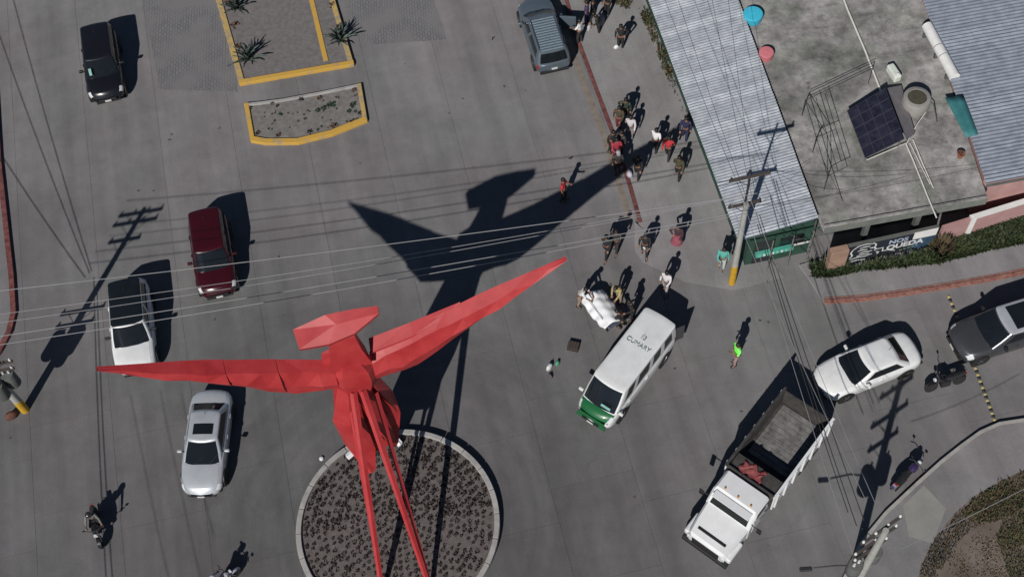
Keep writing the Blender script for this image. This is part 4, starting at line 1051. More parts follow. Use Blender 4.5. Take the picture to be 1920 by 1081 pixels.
    # lights, grille, plates, bumpers
    for sg in (-1, 1):
        patch('headlight', M_HEAD, .935, .985, sg*3.6, sg*5.9, .012, nt_=5, nq=5)
        patch('taillight', M_TAIL, .004, .03, sg*2.7, sg*4.8, .010, nt_=4, nq=4)
    front_x = ring_pt(1.0, 8).x
    zf = smooth(4, .99)
    bevel(MB().box((front_x+.0, 0, smooth(2, 1.0)+.14), (.09, W*.46, .13)).build('grille', M_PLAST, root), .02)
    bevel(MB().box((front_x-.13, 0, smooth(2, .97)+.06), (.20, W*.66, .10)).build('lower_bumper', M_PLAST, root), .03)
    MB().box((front_x+.052, 0, smooth(2, 1.0)+.11), (.012, .30, .12)).build('number_plate', M_PLATE, root)
    MB().box((-L/2-.008, 0, .62), (.012, .30, .12)).build('number_plate', M_PLATE, root)
    bevel(MB().box((-L/2+.02, 0, .42), (.12, W*.80, .14)).build('rear_bumper', M_PLAST, root), .03)
    MB().box((front_x+.052, 0, smooth(2, 1.0)+.235), (.01, W*.46, .018)).build('grille_trim', M_CHROME, root)
    # mirrors
    xm_ = (b1-.5)*L-.55 if spec is not VAN else (b1-.5)*L-.15
    for sg in (-1, 1):
        zz = zb+.12; yy = sg*(hw+.10)
        mr = bevel(MB().box((xm_, yy, zz), (.12, .22, .15)).build('mirror', roof_m and M_PLAST or pm, root), .04, 3)
        MB().tube([(xm_, sg*(hw*.90), zz-.06), (xm_, yy, zz-.02)], .025, 6).build('mirror_arm', M_PLAST, mr)
    # wheels and arches
    for ax in spec['axle']:
        x = (ax-.5)*L
        for sg in (-1, 1):
            rW = .33 if H < 1.6 else .36
            MB().lathe([(rW+.07, -.10), (rW+.07, .10)], 24, c=(x, sg*(hw-.085), rW), M=Matrix.Rotation(R(90), 3, 'X')).build('wheel_arch', M_PLAST, root, 40)
            wheel(root, x, sg*(hw-.085), rW)
    if rails:
        for sg in (-1, 1):
            y = sg*spec['wr']*hw*.90
            MB().tube([((r0-.5)*L+.15, y, H-.02), ((r0-.5)*L+.25, y, H+.05), ((r1-.5)*L-.3, y, H+.05), ((r1-.5)*L-.2, y, H-.02)], .022, 6).build('roof_rail', M_CHROME, root, 40)
    if sun:
        x0, x1, wy = sun
        zz = H+.012
        rows = []
        for i in range(5):
            rows.append([Vector((lerp((x0-.5)*L, (x1-.5)*L, i/4), lerp(-wy, wy, j/6), H-.005+.02*(1-(j/3-1)**2)*1.0)) for j in range(7)])
        MB().grid([[p_+Vector((0, 0, .006)) for p_ in r__] for r__ in rows]).build('sunroof', M_GLASS, root, 40)
    MB().tube([(cxr-L*.10, .0, H), (cxr-L*.13, 0, H+.12)], .008, 5).build('aerial', M_PLAST, root)
    root['_L'] = L
    del root['_L']
    return root

P_BLK = paint('black_car_paint', (.008, .008, .011), .28, metal=0.0)
P_RED = paint('dark_red_car_paint', (.040, .003, .006), .25)
P_WHT = paint('white_car_paint', (.70, .71, .71), .35)
P_SIL = paint('silver_car_paint', (.52, .55, .58), .33, metal=.35)
P_BLU = paint('greyblue_car_paint', (.15, .19, .23), .33, metal=.45)
P_GRY = paint('dark_grey_car_paint', (.085, .088, .095), .30, metal=.5)
P_GRN = paint('green_van_paint', (.012, .12, .040), .35)
blk = build_car('black_suv', 'black suv with a pale sticker strip on its windscreen, alone at the top left', (202, 186), .6, -80.6, 4.45, 1.84, SUV, P_BLK, rails=False)
# sunstrip on its windscreen
build_car('red_suv', 'dark red suv heading down the avenue between the two other left lane cars', (411, 553), .6, -81.5, 4.4, 1.84, SUV, P_RED)
build_car('white_suv', 'white suv with a black roof, its nose under the left wing of the bird', (257, 698), .6, -82.5, 4.55, 1.88, SUV, P_WHT, roof_m=M_GLASS)
build_car('silver_sedan', 'silver sedan with an open black sunroof below the left wing of the bird', (377, 929), .5, -95.3, 4.75, 1.82, SEDAN, P_SIL, sun=(.40, .50, .42))
bs = at(1040, 131, .5); bd = Vector((math.cos(R(98.5)), math.sin(R(98.5)), 0)); bsf = bs+bd*4.6
blue = build_car('grey_blue_suv', 'grey blue suv with a ribbed roof stopped at the kerb at the top edge', (960, 0), .5, 98.5, 4.6, 1.84, SUV, P_BLU, rails=True)
c_ = bs+bd*2.3; blue.location = (c_.x, c_.y, 0)
rib = mat('ribbed_roof_paint', (.30, .38, .43), .4, .12, 5, metal=.4, obj=True)
for i in range(13): bevel(MB().box((-1.95+i*.165, 0, 1.695), (.085, 1.12, .02)).build('roof_rib', rib, blue), .008, 1)
# the open door
bevel(MB().box((.15, -1.32, .85), (.10, .85, .95), R(-20)).build('open_door', P_BLU, blue), .03)
van = build_car('minibus_van', 'white passenger van with a green nose and a number painted on its roof', (1107, 789), .55, -131.8, 5.35, 1.82, VAN, P_WHT, hood_m=P_GRN)
build_car('white_sedan', 'white sedan with black windows waiting on the side street at the right', (1534, 724), .5, -163.4, 4.6, 1.80, SEDAN, P_WHT)
gp = build_car('dark_grey_suv', 'dark grey suv with a black roof panel cut by the right edge of the photo', (1787, 648), .6, -168, 4.8, 1.90, SUV, P_GRY, roof_m=P_SIL, sun=(.20, .50, .56))
# green nose and roof lettering of the van
LV = 5.35
GREEN_TXT = mat('faded_green_lettering', (.20, .26, .25), .7, .4, 9)
for s_, x_, sz in (('13', -1.22, .30), ('CUMARY', -.84, .29)):
    text_obj('roof_lettering', s_, sz, GREEN_TXT, van, Matrix.Translation((x_, 0, 2.043)) @ Matrix.Rotation(R(90), 4, 'Z'), ext=.004)
bevel(MB().box((2.63, 0, .76), (.05, 1.30, .30)).build('green_front_panel', P_GRN, van), .02)
bevel(MB().box((2.64, 0, .50), (.10, 1.45, .20)).build('front_bumper', P_GRN, van), .03)
MB().box((2.12, .38, 1.44), (.02, .46, .10), M=Matrix.Rotation(R(-52), 3, 'Y')).build('windscreen_sticker', mat('pale_teal_sticker', (.16, .36, .31), .4, .2, 8), van)
bevel(MB().box((-2.82, .86, .95), (.42, .05, 1.1), R(-30)).build('shadow_flap', P_GRY, van), .02)  # added dark flap that makes the shadow blob behind the van
MB().box((1.30, -.60, 1.42), (.02, .02, .02)).build('sticker', M_WHITE, van)
st = MB()
for i in range(3): st.box((.94-.0, -.46+.0*i, 1.44+.0*i), (.01, .01, .01))
o = MB().box((.98, -.50, 1.405), (.34, .13, .012), M=Matrix.Rotation(R(38), 3, 'Y')).build('windscreen_sticker', mat('pale_teal_sticker', (.16, .36, .31)), blk)

# ---------------------------------------------------------------- dump truck
hd = R(-134)
pf = at(1321, 1030, .9); d_ = Vector((math.cos(hd), math.sin(hd), 0)); LT = 7.3
c_ = Vector((pf.x, pf.y, 0))-d_*LT/2
tk = thing('dump_truck', 'white dump truck with an empty brown bed waiting at the lower right', 'truck', c_, hd)
P_TRK = paint('white_truck_paint', (.70, .71, .72), .4, .07)
M_RUST = mat('rusty_steel', (.036, .032, .031), .8, .4, 3, obj=True, col2=(.068, .062, .060))
M_BEDF = mat('worn_bed_floor', (.11, .108, .105), .7, .35, 3, obj=True, col2=(.22, .215, .21))
X = lambda x: x
def sec(x, w, z0, z1, r=.12): return [Vector((x, -w, z0)), Vector((x, -w, z1-r)), Vector((x, -w+r*.7, z1)), Vector((x, w-r*.7, z1)), Vector((x, w, z1-r)), Vector((x, w, z0))]
MB().loft([sec(3.62, .78, .75, 1.30), sec(3.5, .88, .62, 1.40), sec(2.9, .95, .60, 1.50), sec(2.15, 1.0, .60, 1.62)]).build('bonnet', P_TRK, tk, 30)
bevel(MB().box((3.58, 0, .66), (.26, 2.12, .26)).build('bumper', M_PLAST, tk), .04)
MB().box((3.635, 0, 1.02), (.05, 1.25, .42)).build('grille', M_PLAST, tk)
bevel(MB().box((3.22, 0, 1.475), (.10, 1.30, .05)).build('hood_vent', M_PLAST, tk), .01)
for sg in (-1, 1):
    bevel(MB().box((3.05, sg*.98, .95), (.95, .24, .35)).build('fender', P_TRK, tk), .08, 3)
    bevel(MB().box((3.58, sg*.78, 1.0), (.10, .22, .24)).build('headlight', M_HEAD, tk), .03)
    mr = bevel(MB().box((2.02, sg*1.36, 1.75), (.08, .20, .36)).build('mirror', M_PLAST, tk), .02)
    MB().tube([(2.02, sg*1.0, 1.9), (2.02, sg*1.36, 1.9)], .018, 5).build('mirror_arm', M_PLAST, mr)
MB().loft([sec(2.15, 1.02, .6, 1.68, .1), sec(1.75, 1.02, .6, 2.28, .12), sec(1.65, 1.0, .6, 2.36, .14), sec(.85, 1.0, .6, 2.36, .14), sec(.80, .98, .6, 2.30, .14)]).build('cab', P_TRK, tk, 30)
ws_ = MB().add([Vector((2.165, -.86, 1.72)), Vector((2.165, .86, 1.72)), Vector((1.785, .80, 2.25)), Vector((1.785, -.80, 2.25))], [(0, 1, 2, 3)]).build('windscreen', M_GLASS, tk)
MB().tube([(2.17, -.5, 1.74), (1.98, -.1, 2.02)], .012, 4).build('wiper', M_PLAST, ws_)
for sg in (-1, 1):
    MB().box((1.28, sg*1.022, 1.92), (.66, .012, .44)).build('side_window', M_GLASS, tk)
    dr = MB().box((1.35, sg*1.024, 1.2), (.95, .012, .95)).build('door', P_TRK, tk); MB().box((1.0, sg*1.045, 1.4), (.14, .03, .03)).build('handle', M_PLAST, dr)
for y in (-.6, 0, .6): MB().lathe([(.05, 0), (.04, .05), (.01, .06)], 8, c=(1.55, y, 2.36)).build('marker_lamp', mat('amber_lamp', (.5, .2, .02), .3), tk)
bevel(MB().box((1.95, 0, 2.30), (.34, 1.7, .04)).build('sun_visor', P_TRK, tk), .01)
bz0, bz1 = 1.05, 2.25
MB().box((-1.45, 0, bz0), (4.3, 2.2, .08)).build('bed_floor', M_RUST, tk)
for i in range(11):
    bevel(MB().box((-3.35+i*.245, 0, bz0+.055), (.225, 1.95, .03)).build('floor_plank', M_BEDF, tk), .006, 1)
for sg in (-1, 1):
    MB().box((-1.45, sg*1.14, (bz0+bz1)/2), (4.3, .07, bz1-bz0)).build('bed_side', P_TRK if sg else M_RUST, tk)
    MB().box((-1.45, sg*1.098, (bz0+bz1)/2-.02), (4.22, .012, bz1-bz0-.08)).build('inner_lining', M_RUST, tk)
    for i in range(7): MB().box((-3.4+i*.65, sg*1.20, (bz0+bz1)/2), (.10, .06, bz1-bz0)).build('side_rib', P_TRK, tk)
    MB().box((-1.45, sg*1.14, bz1+.03), (4.34, .11, .06)).build('top_rail', P_TRK if sg > 0 else M_RUST, tk)
MB().box((-3.58, 0, (bz0+bz1)/2-.1), (.07, 2.2, bz1-bz0-.2)).build('tailgate', M_RUST, tk)
MB().box((.66, 0, (bz0+bz1)/2+.02), (.07, 2.2, bz1-bz0+.1)).build('headboard', M_RUST, tk)
MB().box((-1.2, 0, .72), (5.6, .8, .22)).build('chassis', M_PLAST, tk)
MB().box((.25, 0, bz1-.10), (.70, 2.1, .03)).build('front_shelf', M_RUST, tk)
for x, ys in ((2.75, (.88,)), (-1.9, (.72, 1.0)), (-2.9, (.72, 1.0))):
    for y in ys:
        for sg in (-1, 1): wheel(tk, x, sg*y, .46, .26)
for sg in (-1, 1): MB().lathe([(.16, -.4), (.18, -.38), (.18, .38), (.16, .4)], 14, c=(.35, sg*.85, .75), M=Matrix.Rotation(R(90), 3, 'Y')).build('fuel_tank', M_CHROME, tk, 40)
rows = []
for i in range(9):
    row = []
    for j in range(13):
        x = lerp(.0, .62, i/8); y = lerp(-.70, .30, j/12)
        z = bz1-.04+.06*math.sin(j*1.3+i*.7)*math.cos(i*.9)+rnd(-.02, .03)
        row.append(tk.matrix_basis @ Vector((x+.08*math.sin(j*.9), y+.06*math.sin(i*1.1), z)))
    rows.append(row)
o = MB().grid(rows).build('tarpaulin', mat('faded_red_tarp', (.24, .035, .038), .8, .3, 3, col2=(.30, .09, .085)), None, 60)
o.modifiers.new('thickness', 'SOLIDIFY').thickness = .02
tag(o, 'crumpled faded red tarpaulin behind the cab of the dump truck', 'tarpaulin')

# ---------------------------------------------------------------- motorcycles
def motorcycle(label, u, v, hdg, col, lean=6, group='motorcycles', h=.5):
    p = at(u, v, h); t = thing('motorcycle', label, 'motorcycle', (p.x, p.y, 0), R(hdg), group)
    mp = paint('bike_paint_%s' % label[:12], col, .35)
    LN = Matrix.Rotation(R(lean), 3, 'X')
    def B(mb, nm, m, sm=40, par=t):
        mb.v = [tuple(LN @ Vector(q)) for q in mb.v]; return mb.build(nm, m, par, sm)
    for x in (-.62, .66):
        w_ = MB(); rr = .30; ringn = 20; vs = []; Mx = Matrix.Rotation(R(90), 3, 'X')
        w_.lathe([(rr*.78, -.045), (rr*.95, -.05), (rr, 0), (rr*.95, .05), (rr*.78, .045)], 20, c=(x, 0, rr), M=Mx)
        wo = B(w_, 'wheel', M_RUB)
        B(MB().lathe([(.23, -.03), (.23, .03)], 16, c=(x, 0, rr), M=Mx), 'rim', M_RIM, 40, wo)
    B(MB().loft([[Vector((x, y*w, z+dz)) for y, dz in ((-1, 0), (-.7, .10), (0, .14), (.7, .10), (1, 0), (.6, -.08), (-.6, -.08))] for x, w, z in ((.05, .10, .74), (.15, .17, .78), (.35, .16, .80), (.48, .07, .76))]), 'fuel_tank', mp)
    B(MB().loft([[Vector((x, y*w, z+dz)) for y, dz in ((-1, 0), (-.5, .05), (.5, .05), (1, 0), (.6, -.06), (-.6, -.06))] for x, w, z in ((-.78, .09, .80), (-.5, .14, .77), (-.15, .14, .74), (.08, .09, .76))]), 'seat', M_PLAST)
    B(MB().box((.05, 0, .42), (.42, .26, .34)).tube([(-.1, -.16, .30), (-.85, -.18, .34)], .04, 8), 'engine', M_DARK)
    B(MB().tube([(.45, 0, .72), (.25, 0, .30), (-.2, 0, .30), (-.35, 0, .66), (.45, 0, .72)], .025, 6), 'frame', mp)
    B(MB().tube([(.42, .07, .90), (.66, .07, .30)], .022, 6).tube([(.42, -.07, .90), (.66, -.07, .30)], .022, 6), 'fork', M_CHROME)
    hb = B(MB().tube([(.30, -.38, .98), (.40, -.22, 1.0), (.42, 0, .95), (.40, .22, 1.0), (.30, .38, .98)], .016, 6), 'handlebar', M_DARK)
    for sg in (-1, 1): B(MB().tube([(.34, sg*.28, 1.0), (.38, sg*.34, 1.14)], .008, 5).box((.38, sg*.36, 1.17), (.03, .12, .08)), 'mirror', M_PLAST, 40, hb)
    B(MB().lathe([(.02, 0), (.09, .03), (.085, .10)], 14, c=(.52, 0, .84), M=Matrix.Rotation(R(90), 3, 'Y')), 'headlight', M_HEAD)
    B(MB().box((-.82, 0, .78), (.05, .14, .07)), 'taillight', M_TAIL)
    B(MB().grid([[Vector((.66+.33*math.cos(a), y, .30+.33*math.sin(a))) for y in (-.07, 0, .07)] for a in [R(20+20*i) for i in range(7)]]), 'front_mudguard', mp)
    B(MB().grid([[Vector((-.62+.34*math.cos(a), y, .30+.34*math.sin(a))) for y in (-.08, 0, .08)] for a in [R(50+18*i) for i in range(7)]]), 'rear_mudguard', mp)
    return t
motorcycle('dark motorcycle standing on the side street by the row of yellow studs', 1776, 716, -170, (.015, .012, .014), 8)
motorcycle('purple motorcycle parked against the corner kerb at the lower right', 1698, 884, 36, (.035, .020, .075), 10)
mb1 = motorcycle('black motorcycle ridden down the avenue at the lower left', 181, 985, -78, (.01, .01, .012), 0)
mb2 = motorcycle('white and grey motorcycle half cut off by the bottom edge', 414, 1094, 40, (.45, .45, .5), 0)
# ================================================================ people
M_SKIN = mat('skin', (.23, .125, .082), .55, .08, 8, obj=True)
M_HAIR = mat('black_hair', (.010, .008, .007), .5, .3, 20, obj=True)
M_SHOE = mat('dark_shoes', (.02, .018, .018), .6, .2, 9, obj=True)
M_EYE = mat('eye_dark', (.02, .015, .012), .2, .1, 5, obj=True)
_pend = []
def cloth(col): return mat('cloth_%.3f_%.3f_%.3f' % tuple(col), col, .9, .22, 7, obj=True, bump=.25, bscale=14)
def skin(name, nodes, edges, m, parent, root=0, lvl=1):
    """nodes: {key: (pos, radius)} -> one continuous skinned surface"""
    keys = list(nodes); idx = {k: i for i, k in enumerate(keys)}
    me = bpy.data.meshes.new(name+'_rig'); me.from_pydata([tuple(nodes[k][0]) for k in keys], [(idx[a], idx[b]) for a, b in edges], [])
    tmp = bpy.data.objects.new(name+'_rig', me); COL.objects.link(tmp)
    md = tmp.modifiers.new('skin', 'SKIN'); md.use_smooth_shade = True
    sv = me.skin_vertices[0].data
    for i, k in enumerate(keys):
        r = nodes[k][1]; sv[i].radius = (r, r); sv[i].use_root = (i == root)
    if lvl: tmp.modifiers.new('sub', 'SUBSURF').levels = lvl
    fin = link(name, bpy.data.meshes.new(name), parent)
    _pend.append((tmp, fin, m, None)); return fin
def hand_mesh(side):
    b = MB()
    b.loft([[Vector((x, y*w, z)) for y, z in ((-1, -.011), (0, -.014), (1, -.011), (1, .011), (0, .014), (-1, .011))] for x, w in ((0, .026), (.04, .040), (.085, .040), (.095, .036))])
    for i, (y, L_) in enumerate(((-.030, .062), (-.010, .076), (.011, .080), (.031, .068))):
        b.tube([(.08, y, 0), (.08+L_*.45, y*1.12, -.006), (.08+L_*.8, y*1.18, -.022), (.08+L_, y*1.2, -.038)], [.0095, .009, .008, .006], 6)
    b.tube([(.02, side*.024, 0), (.048, side*.056, -.008), (.082, side*.068, -.022)], [.012, .010, .007], 6)
    return b
def flush():
    dg = bpy.context.evaluated_depsgraph_get(); dg.update()
    for tmp, fin, m, extra in _pend:
        me = bpy.data.meshes.new_from_object(tmp.evaluated_get(dg))
        if extra:
            vs = [v.co.copy() for v in me.vertices]; fs = [tuple(p.vertices) for p in me.polygons]
            for M4, mb in extra:
                o = len(vs); vs += [M4 @ Vector(v) for v in mb.v]; fs += [tuple(i+o for i in f) for f in mb.f]
            me = bpy.data.meshes.new(fin.name); me.from_pydata([tuple(v) for v in vs], [], fs)
            me.polygons.foreach_set('use_smooth', [True]*len(me.polygons))
        me.materials.clear(); me.materials.append(m)
        nm = fin.name; old = fin.data; fin.data = me; me.name = nm; bpy.data.meshes.remove(old)
    for tmp, *_ in _pend: bpy.data.objects.remove(tmp)
    _pend.clear()
def person(label, u, v, hdg, shirt, legs, pose='stand', arms=('down', 'down'), lean=0, stride=.12, long_sleeve=True, hair='short', skirt=None, hat=None, vest=None, group='bystanders', s=1.06, loc=None, h=0.0, turn=0):
    loc = loc or at(u, v, h)
    t = thing('person', label, 'person', loc, R(hdg), group)
    t.scale = (s, s, s)
    ride = pose == 'ride'; pz = .93
    if ride: pz = .84
    if pose == 'crouch': pz = .52
    P = Vector((0, 0, pz))
    RL = Matrix.Rotation(R(lean), 3, 'Y') @ Matrix.Rotation(R(turn), 3, 'Z')
    def U(x, y, z): return P+RL @ Vector((x, y, z-.93))
    n = {'pel': (P, .112), 'waist': (U(0, 0, 1.10), .108), 'chest': (U(.01, 0, 1.30), .128), 'nb': (U(-.01, 0, 1.43), .06),
         'neck': (U(.0, 0, 1.49), .048), 'h1': (U(.025, 0, 1.545), .066), 'h2': (U(.012, 0, 1.615), .088), 'h3': (U(.0, 0, 1.68), .066), 'nose': (U(.108, 0, 1.60), .016)}
    e = [('pel', 'waist'), ('waist', 'chest'), ('chest', 'nb'), ('nb', 'neck'), ('neck', 'h1'), ('h1', 'h2'), ('h2', 'h3'), ('h2', 'nose')]
    hands = []
    for i, sg in enumerate((1, -1)):
        a = arms[i]; k = 'LR'[i]
        sh = U(-.01, sg*.175, 1.385)
        if a == 'down': el, wr = U(-.03, sg*.235, 1.12), U(.05, sg*.245, .88)
        elif a == 'swing': el, wr = U(.10, sg*.23, 1.13), U(.26, sg*.20, .95)
        elif a == 'back': el, wr = U(-.16, sg*.22, 1.14), U(-.22, sg*.23, .91)
        elif a == 'fwd': el, wr = U(.14, sg*.22, 1.16), U(.37, sg*.13, 1.10)
        elif a == 'reach': el, wr = U(.24, sg*.19, 1.24), U(.48, sg*.12, 1.12)
        elif a == 'phone': el, wr = U(.12, sg*.22, 1.14), U(.30, sg*.06, 1.32)
        elif a == 'hip': el, wr = U(-.10, sg*.36, 1.17), U(.06, sg*.20, 1.0)
        elif a == 'ride': el, wr = U(.22, sg*.28, 1.20), U(.44, sg*.32, 1.12)
        n['s'+k] = (sh, .052); n['e'+k] = (el, .042); n['w'+k] = (wr, .028)
        e += [('chest', 's'+k), ('s'+k, 'e'+k), ('e'+k, 'w'+k)]
        d = (wr-el).normalized(); yv = Vector((0, 1, 0)) if abs(d.y) < .8 else Vector((1, 0, 0))
        zv = d.cross(yv).normalized(); yv = zv.cross(d)
        hands.append((Matrix.Translation(wr-d*.02) @ Matrix((d, yv, zv)).transposed().to_4x4(), hand_mesh(-sg)))
        f = (stride/2)*(1 if i == 0 else -1)
        hp = P+Vector((0, sg*.09, -.05))
        if ride: kn, an = P+Vector((.36, sg*.20, -.12)), P+Vector((.12, sg*.19, -.50))
        elif pose == 'crouch': kn, an = P+Vector((.36, sg*.13, .02 if i else -.02)), Vector((.02+f, sg*.12, .09))
        else: kn, an = Vector((f*.55+.035, sg*.095, .50)), Vector((f-.02, sg*.095, .085))
        n['p'+k] = (hp, .078); n['k'+k] = (kn, .056); n['a'+k] = (an, .040); n['t'+k] = (an+Vector((.14, sg*.02, -.045)), .030)
        e += [('pel', 'p'+k), ('p'+k, 'k'+k), ('k'+k, 'a'+k), ('a'+k, 't'+k)]
    b = skin('body', n, e, M_SKIN, t)
    _pend[-1] = (_pend[-1][0], b, M_SKIN, hands)
    # shirt
    c = {'pel': (P+Vector((0, 0, .0)), .128), 'waist': (n['waist'][0], .128), 'chest': (n['chest'][0], .148), 'nb': (n['nb'][0], .078)}
    ce = [('pel', 'waist'), ('waist', 'chest'), ('chest', 'nb')]
    for k in 'LR':
        c['s'+k] = (n['s'+k][0], .070); c['e'+k] = (n['e'+k][0], .054); ce += [('chest', 's'+k), ('s'+k, 'e'+k)]
        if long_sleeve: c['w'+k] = (n['w'+k][0], .040); ce += [('e'+k, 'w'+k)]
    skin('shirt', c, ce, cloth(shirt), t)
    if vest:
        vv = {'a': (n['waist'][0]-Vector((0, 0, .04)), .142), 'b': (n['waist'][0].lerp(n['chest'][0], .5), .150), 'c': (n['chest'][0], .165), 'd': (n['nb'][0], .09)}
        for k in 'LR': vv['s'+k] = (n['s'+k][0].lerp(n['chest'][0], .25), .08)
        skin('vest', vv, [('a', 'b'), ('b', 'c'), ('c', 'd'), ('c', 'sL'), ('c', 'sR')], cloth(vest), t)
    c = {'pel': (P+Vector((0, 0, .04)), .124)}; ce = []
    if skirt:
        MB().lathe([(.145, pz+.10), (.17, pz-.05), (.24, pz-.35), (.27, pz-.50), (.26, pz-.50), (.14, pz+.0)], 16).build('skirt', cloth(skirt), t, 60)
    for k in 'LR':
        c['p'+k] = (n['p'+k][0], .096); c['k'+k] = (n['k'+k][0], .070); c['a'+k] = (n['a'+k][0]+Vector((0, 0, .02)), .054)
        ce += [('pel', 'p'+k), ('p'+k, 'k'+k), ('k'+k, 'a'+k)]
    if not skirt: skin('trousers', c, ce, cloth(legs), t)
    for k in 'LR':
        a = n['a'+k][0]
        so = bevel(MB().loft([[Vector((x, y*w, z)) for y, z in ((-1, -.075), (1, -.075), (1, -.03), (.6, hh), (-.6, hh), (-1, -.03))] for x, w, hh in ((-.08, .032, .01), (0, .042, .03), (.09, .046, -.01), (.17, .034, -.035))]).build('shoe', M_SHOE, t), .01)
        so.location = a
    # hair or hat
    hc = n['h2'][0]; rot = RL.to_4x4()
    prof = [(.099, -.02), (.103, .02), (.096, .06), (.070, .095), (.030, .112), (.004, .114)]
    hm = MB().lathe(prof, 14); 
    hm.v = [tuple(RL @ Vector((v[0]*1.05-.012, v[1]*.92, v[2]))+hc) for v in hm.v]
    if hair == 'long':
        o = len(hm.v); q = MB().loft([[Vector((-.075+x*.3, y, z)) for x, y in ((0, -.085), (-.12, -.06), (-.15, 0), (-.12, .06), (0, .085))] for z in (.05, -.08, -.22)])
        hm.add([RL @ Vector(v)+hc for v in q.v], q.f)
    hm.build('hair', M_HAIR, t, 60)
    ey = []
    for sg in (1, -1):
        eb = MB().lathe([(.004, -.008), (.010, 0), (.004, .008)], 8, c=hc+RL @ Vector((.086, sg*.034, .004))); eb.build('eye', M_EYE, t, 60)
    if hat:
        kind, col = hat
        hp_ = [(.106, .01), (.108, .05), (.095, .10), (.04, .128), (.003, .13)] if kind != 'helmet' else [(.115, -.10), (.135, -.03), (.138, .04), (.115, .10), (.05, .14), (.003, .145)]
        q = MB().lathe(hp_, 16)
        if kind == 'cap': q.loft([[Vector((x, y*w, z)) for y, z in ((-1, .018), (0, .03), (1, .018), (1, .012), (0, .022), (-1, .012))] for x, w in ((.06, .085), (.13, .08), (.18, .04))])
        if kind == 'brim': q.lathe([(.10, .02), (.20, .012), (.205, .018), (.10, .035)], 18)
        q.v = [tuple(RL @ Vector((v[0]*1.04-.008, v[1]*.96, v[2]))+hc) for v in q.v]
        q.build('helmet' if kind == 'helmet' else 'hat', cloth(col) if kind != 'helmet' else paint('helmet_%.2f' % col[0], col, .25), t, 50)
    return t
BK = (.016, .016, .018); DK = (.028, .026, .028); NV = (.018, .022, .060); WH = (.66, .66, .66); RD = (.42, .025, .035); MR = (.14, .018, .030); GY = (.20, .20, .21); TN = (.28, .22, .15); JN = (.045, .06, .10); OL = (.055, .055, .03); PU = (.05, .03, .10)
person('person in a white top beside the rear of the grey blue suv', 1087, 82, 150, WH, DK, arms=('fwd', 'down'), long_sleeve=False)
person('person in a purple jacket standing near the open suv door', 1100, 47, 170, PU, NV, arms=('down', 'hip'))
person('person in dark clothes bending behind the suv with a pale lilac bag', 1122, 62, -150, BK, BK, arms=('fwd', 'fwd'), lean=25)
person('person in black standing in the weeds at the top edge of the pavement', 1138, 30, -120, DK, BK, arms=('phone', 'down'))
person('person all in black standing apart on the pavement with a white bag at the feet', 1163, 92, -95, BK, BK, arms=('hip', 'down'))
person('person in dark jacket and maroon trousers at the far end of the pavement group', 1160, 243, -110, (.06, .045, .03), MR, arms=('fwd', 'down'))
person('person in a pale grey top near the top of the pavement group', 1181, 260, -105, (.50, .48, .50), GY, arms=('swing', 'back'), stride=.4)
person('person in black standing on the kerb in the pavement group', 1147, 285, -60, BK, BK, arms=('down', 'down'), lean=8)
person('person in a red checked top next to the kerb', 1155, 302, -80, (.30, .03, .05), (.10, .03, .04), arms=('phone', 'fwd'), hair='long')
person('person in dark clothes with a grey hat standing in the wing shadow', 1158, 326, -90, DK, BK, arms=('fwd', 'down'), hat=('cap', (.30, .30, .32)))
person('person in black walking out of the wing shadow with a pale bag', 1194, 334, -110, BK, BK, arms=('swing', 'back'), stride=.45)
person('person in a bright white shirt at the tip of the wing shadow', 1228, 284, -120, WH, DK, arms=('swing', 'back'), stride=.4, long_sleeve=False)
person('person in a bright red top and dark trousers by the shop wall', 1251, 299, -115, RD, DK, arms=('back', 'swing'), stride=.45, hair='long')
person('person in navy blue walking close to the shop wall', 1283, 263, -110, NV, NV, arms=('down', 'swing'), stride=.3)
person('person in olive and black with white patches by the shop wall', 1270, 335, -110, OL, BK, arms=('swing', 'back'), stride=.5, hair='long')
person('person in a red top alone on the road at the edge of the wing shadow', 1057, 376, -20, RD, BK, arms=('phone', 'down'), long_sleeve=False)
person('person in black walking on the left of the dark pair', 1136, 481, -120, BK, BK, arms=('swing', 'back'), stride=.55, hair='long')
person('person in black walking on the right of the dark pair', 1154, 471, -115, DK, DK, arms=('back', 'swing'), stride=.4)
person('person in black carrying a white bag near the end of the kerb', 1208, 478, -100, BK, BK, arms=('fwd', 'down'), stride=.4)
person('person in a black top and a dusky pink skirt on the pavement corner', 1268, 462, -105, (.045, .025, .03), MR, arms=('fwd', 'hip'), hair='long', skirt=(.26, .065, .095))
person('person in a white shirt and pale trousers behind the van', 1247, 547, -120, (.58, .56, .58), (.34, .32, .33), arms=('fwd', 'down'), stride=.35)
person('person in a white coat tending the head of the stretcher', 1088, 573, -25, (.62, .62, .64), (.28, .20, .15), arms=('reach', 'reach'), lean=22, group='people at the stretcher', long_sleeve=False)
person('person in a yellow green vest leaning over the stretcher', 1161, 563, -130, (.34, .27, .13), TN, arms=('reach', 'fwd'), lean=28, group='people at the stretcher', vest=(.42, .42, .06))
person('person in black standing between the stretcher and the van', 1184, 598, -160, BK, BK, arms=('fwd', 'down'), lean=12, group='people at the stretcher')
person('person in a bright lime vest alone on the road right of the van', 1377, 682, -160, (.20, .85, .12), (.30, .20, .20), arms=('phone', 'down'), stride=.15, group=None, long_sleeve=False, s=1.12)
person('person in a teal top and pale trousers by the foot of the shop pole', 1352, 504, -110, (.09, .36, .31), (.42, .48, .47), arms=('down', 'fwd'), group=None)
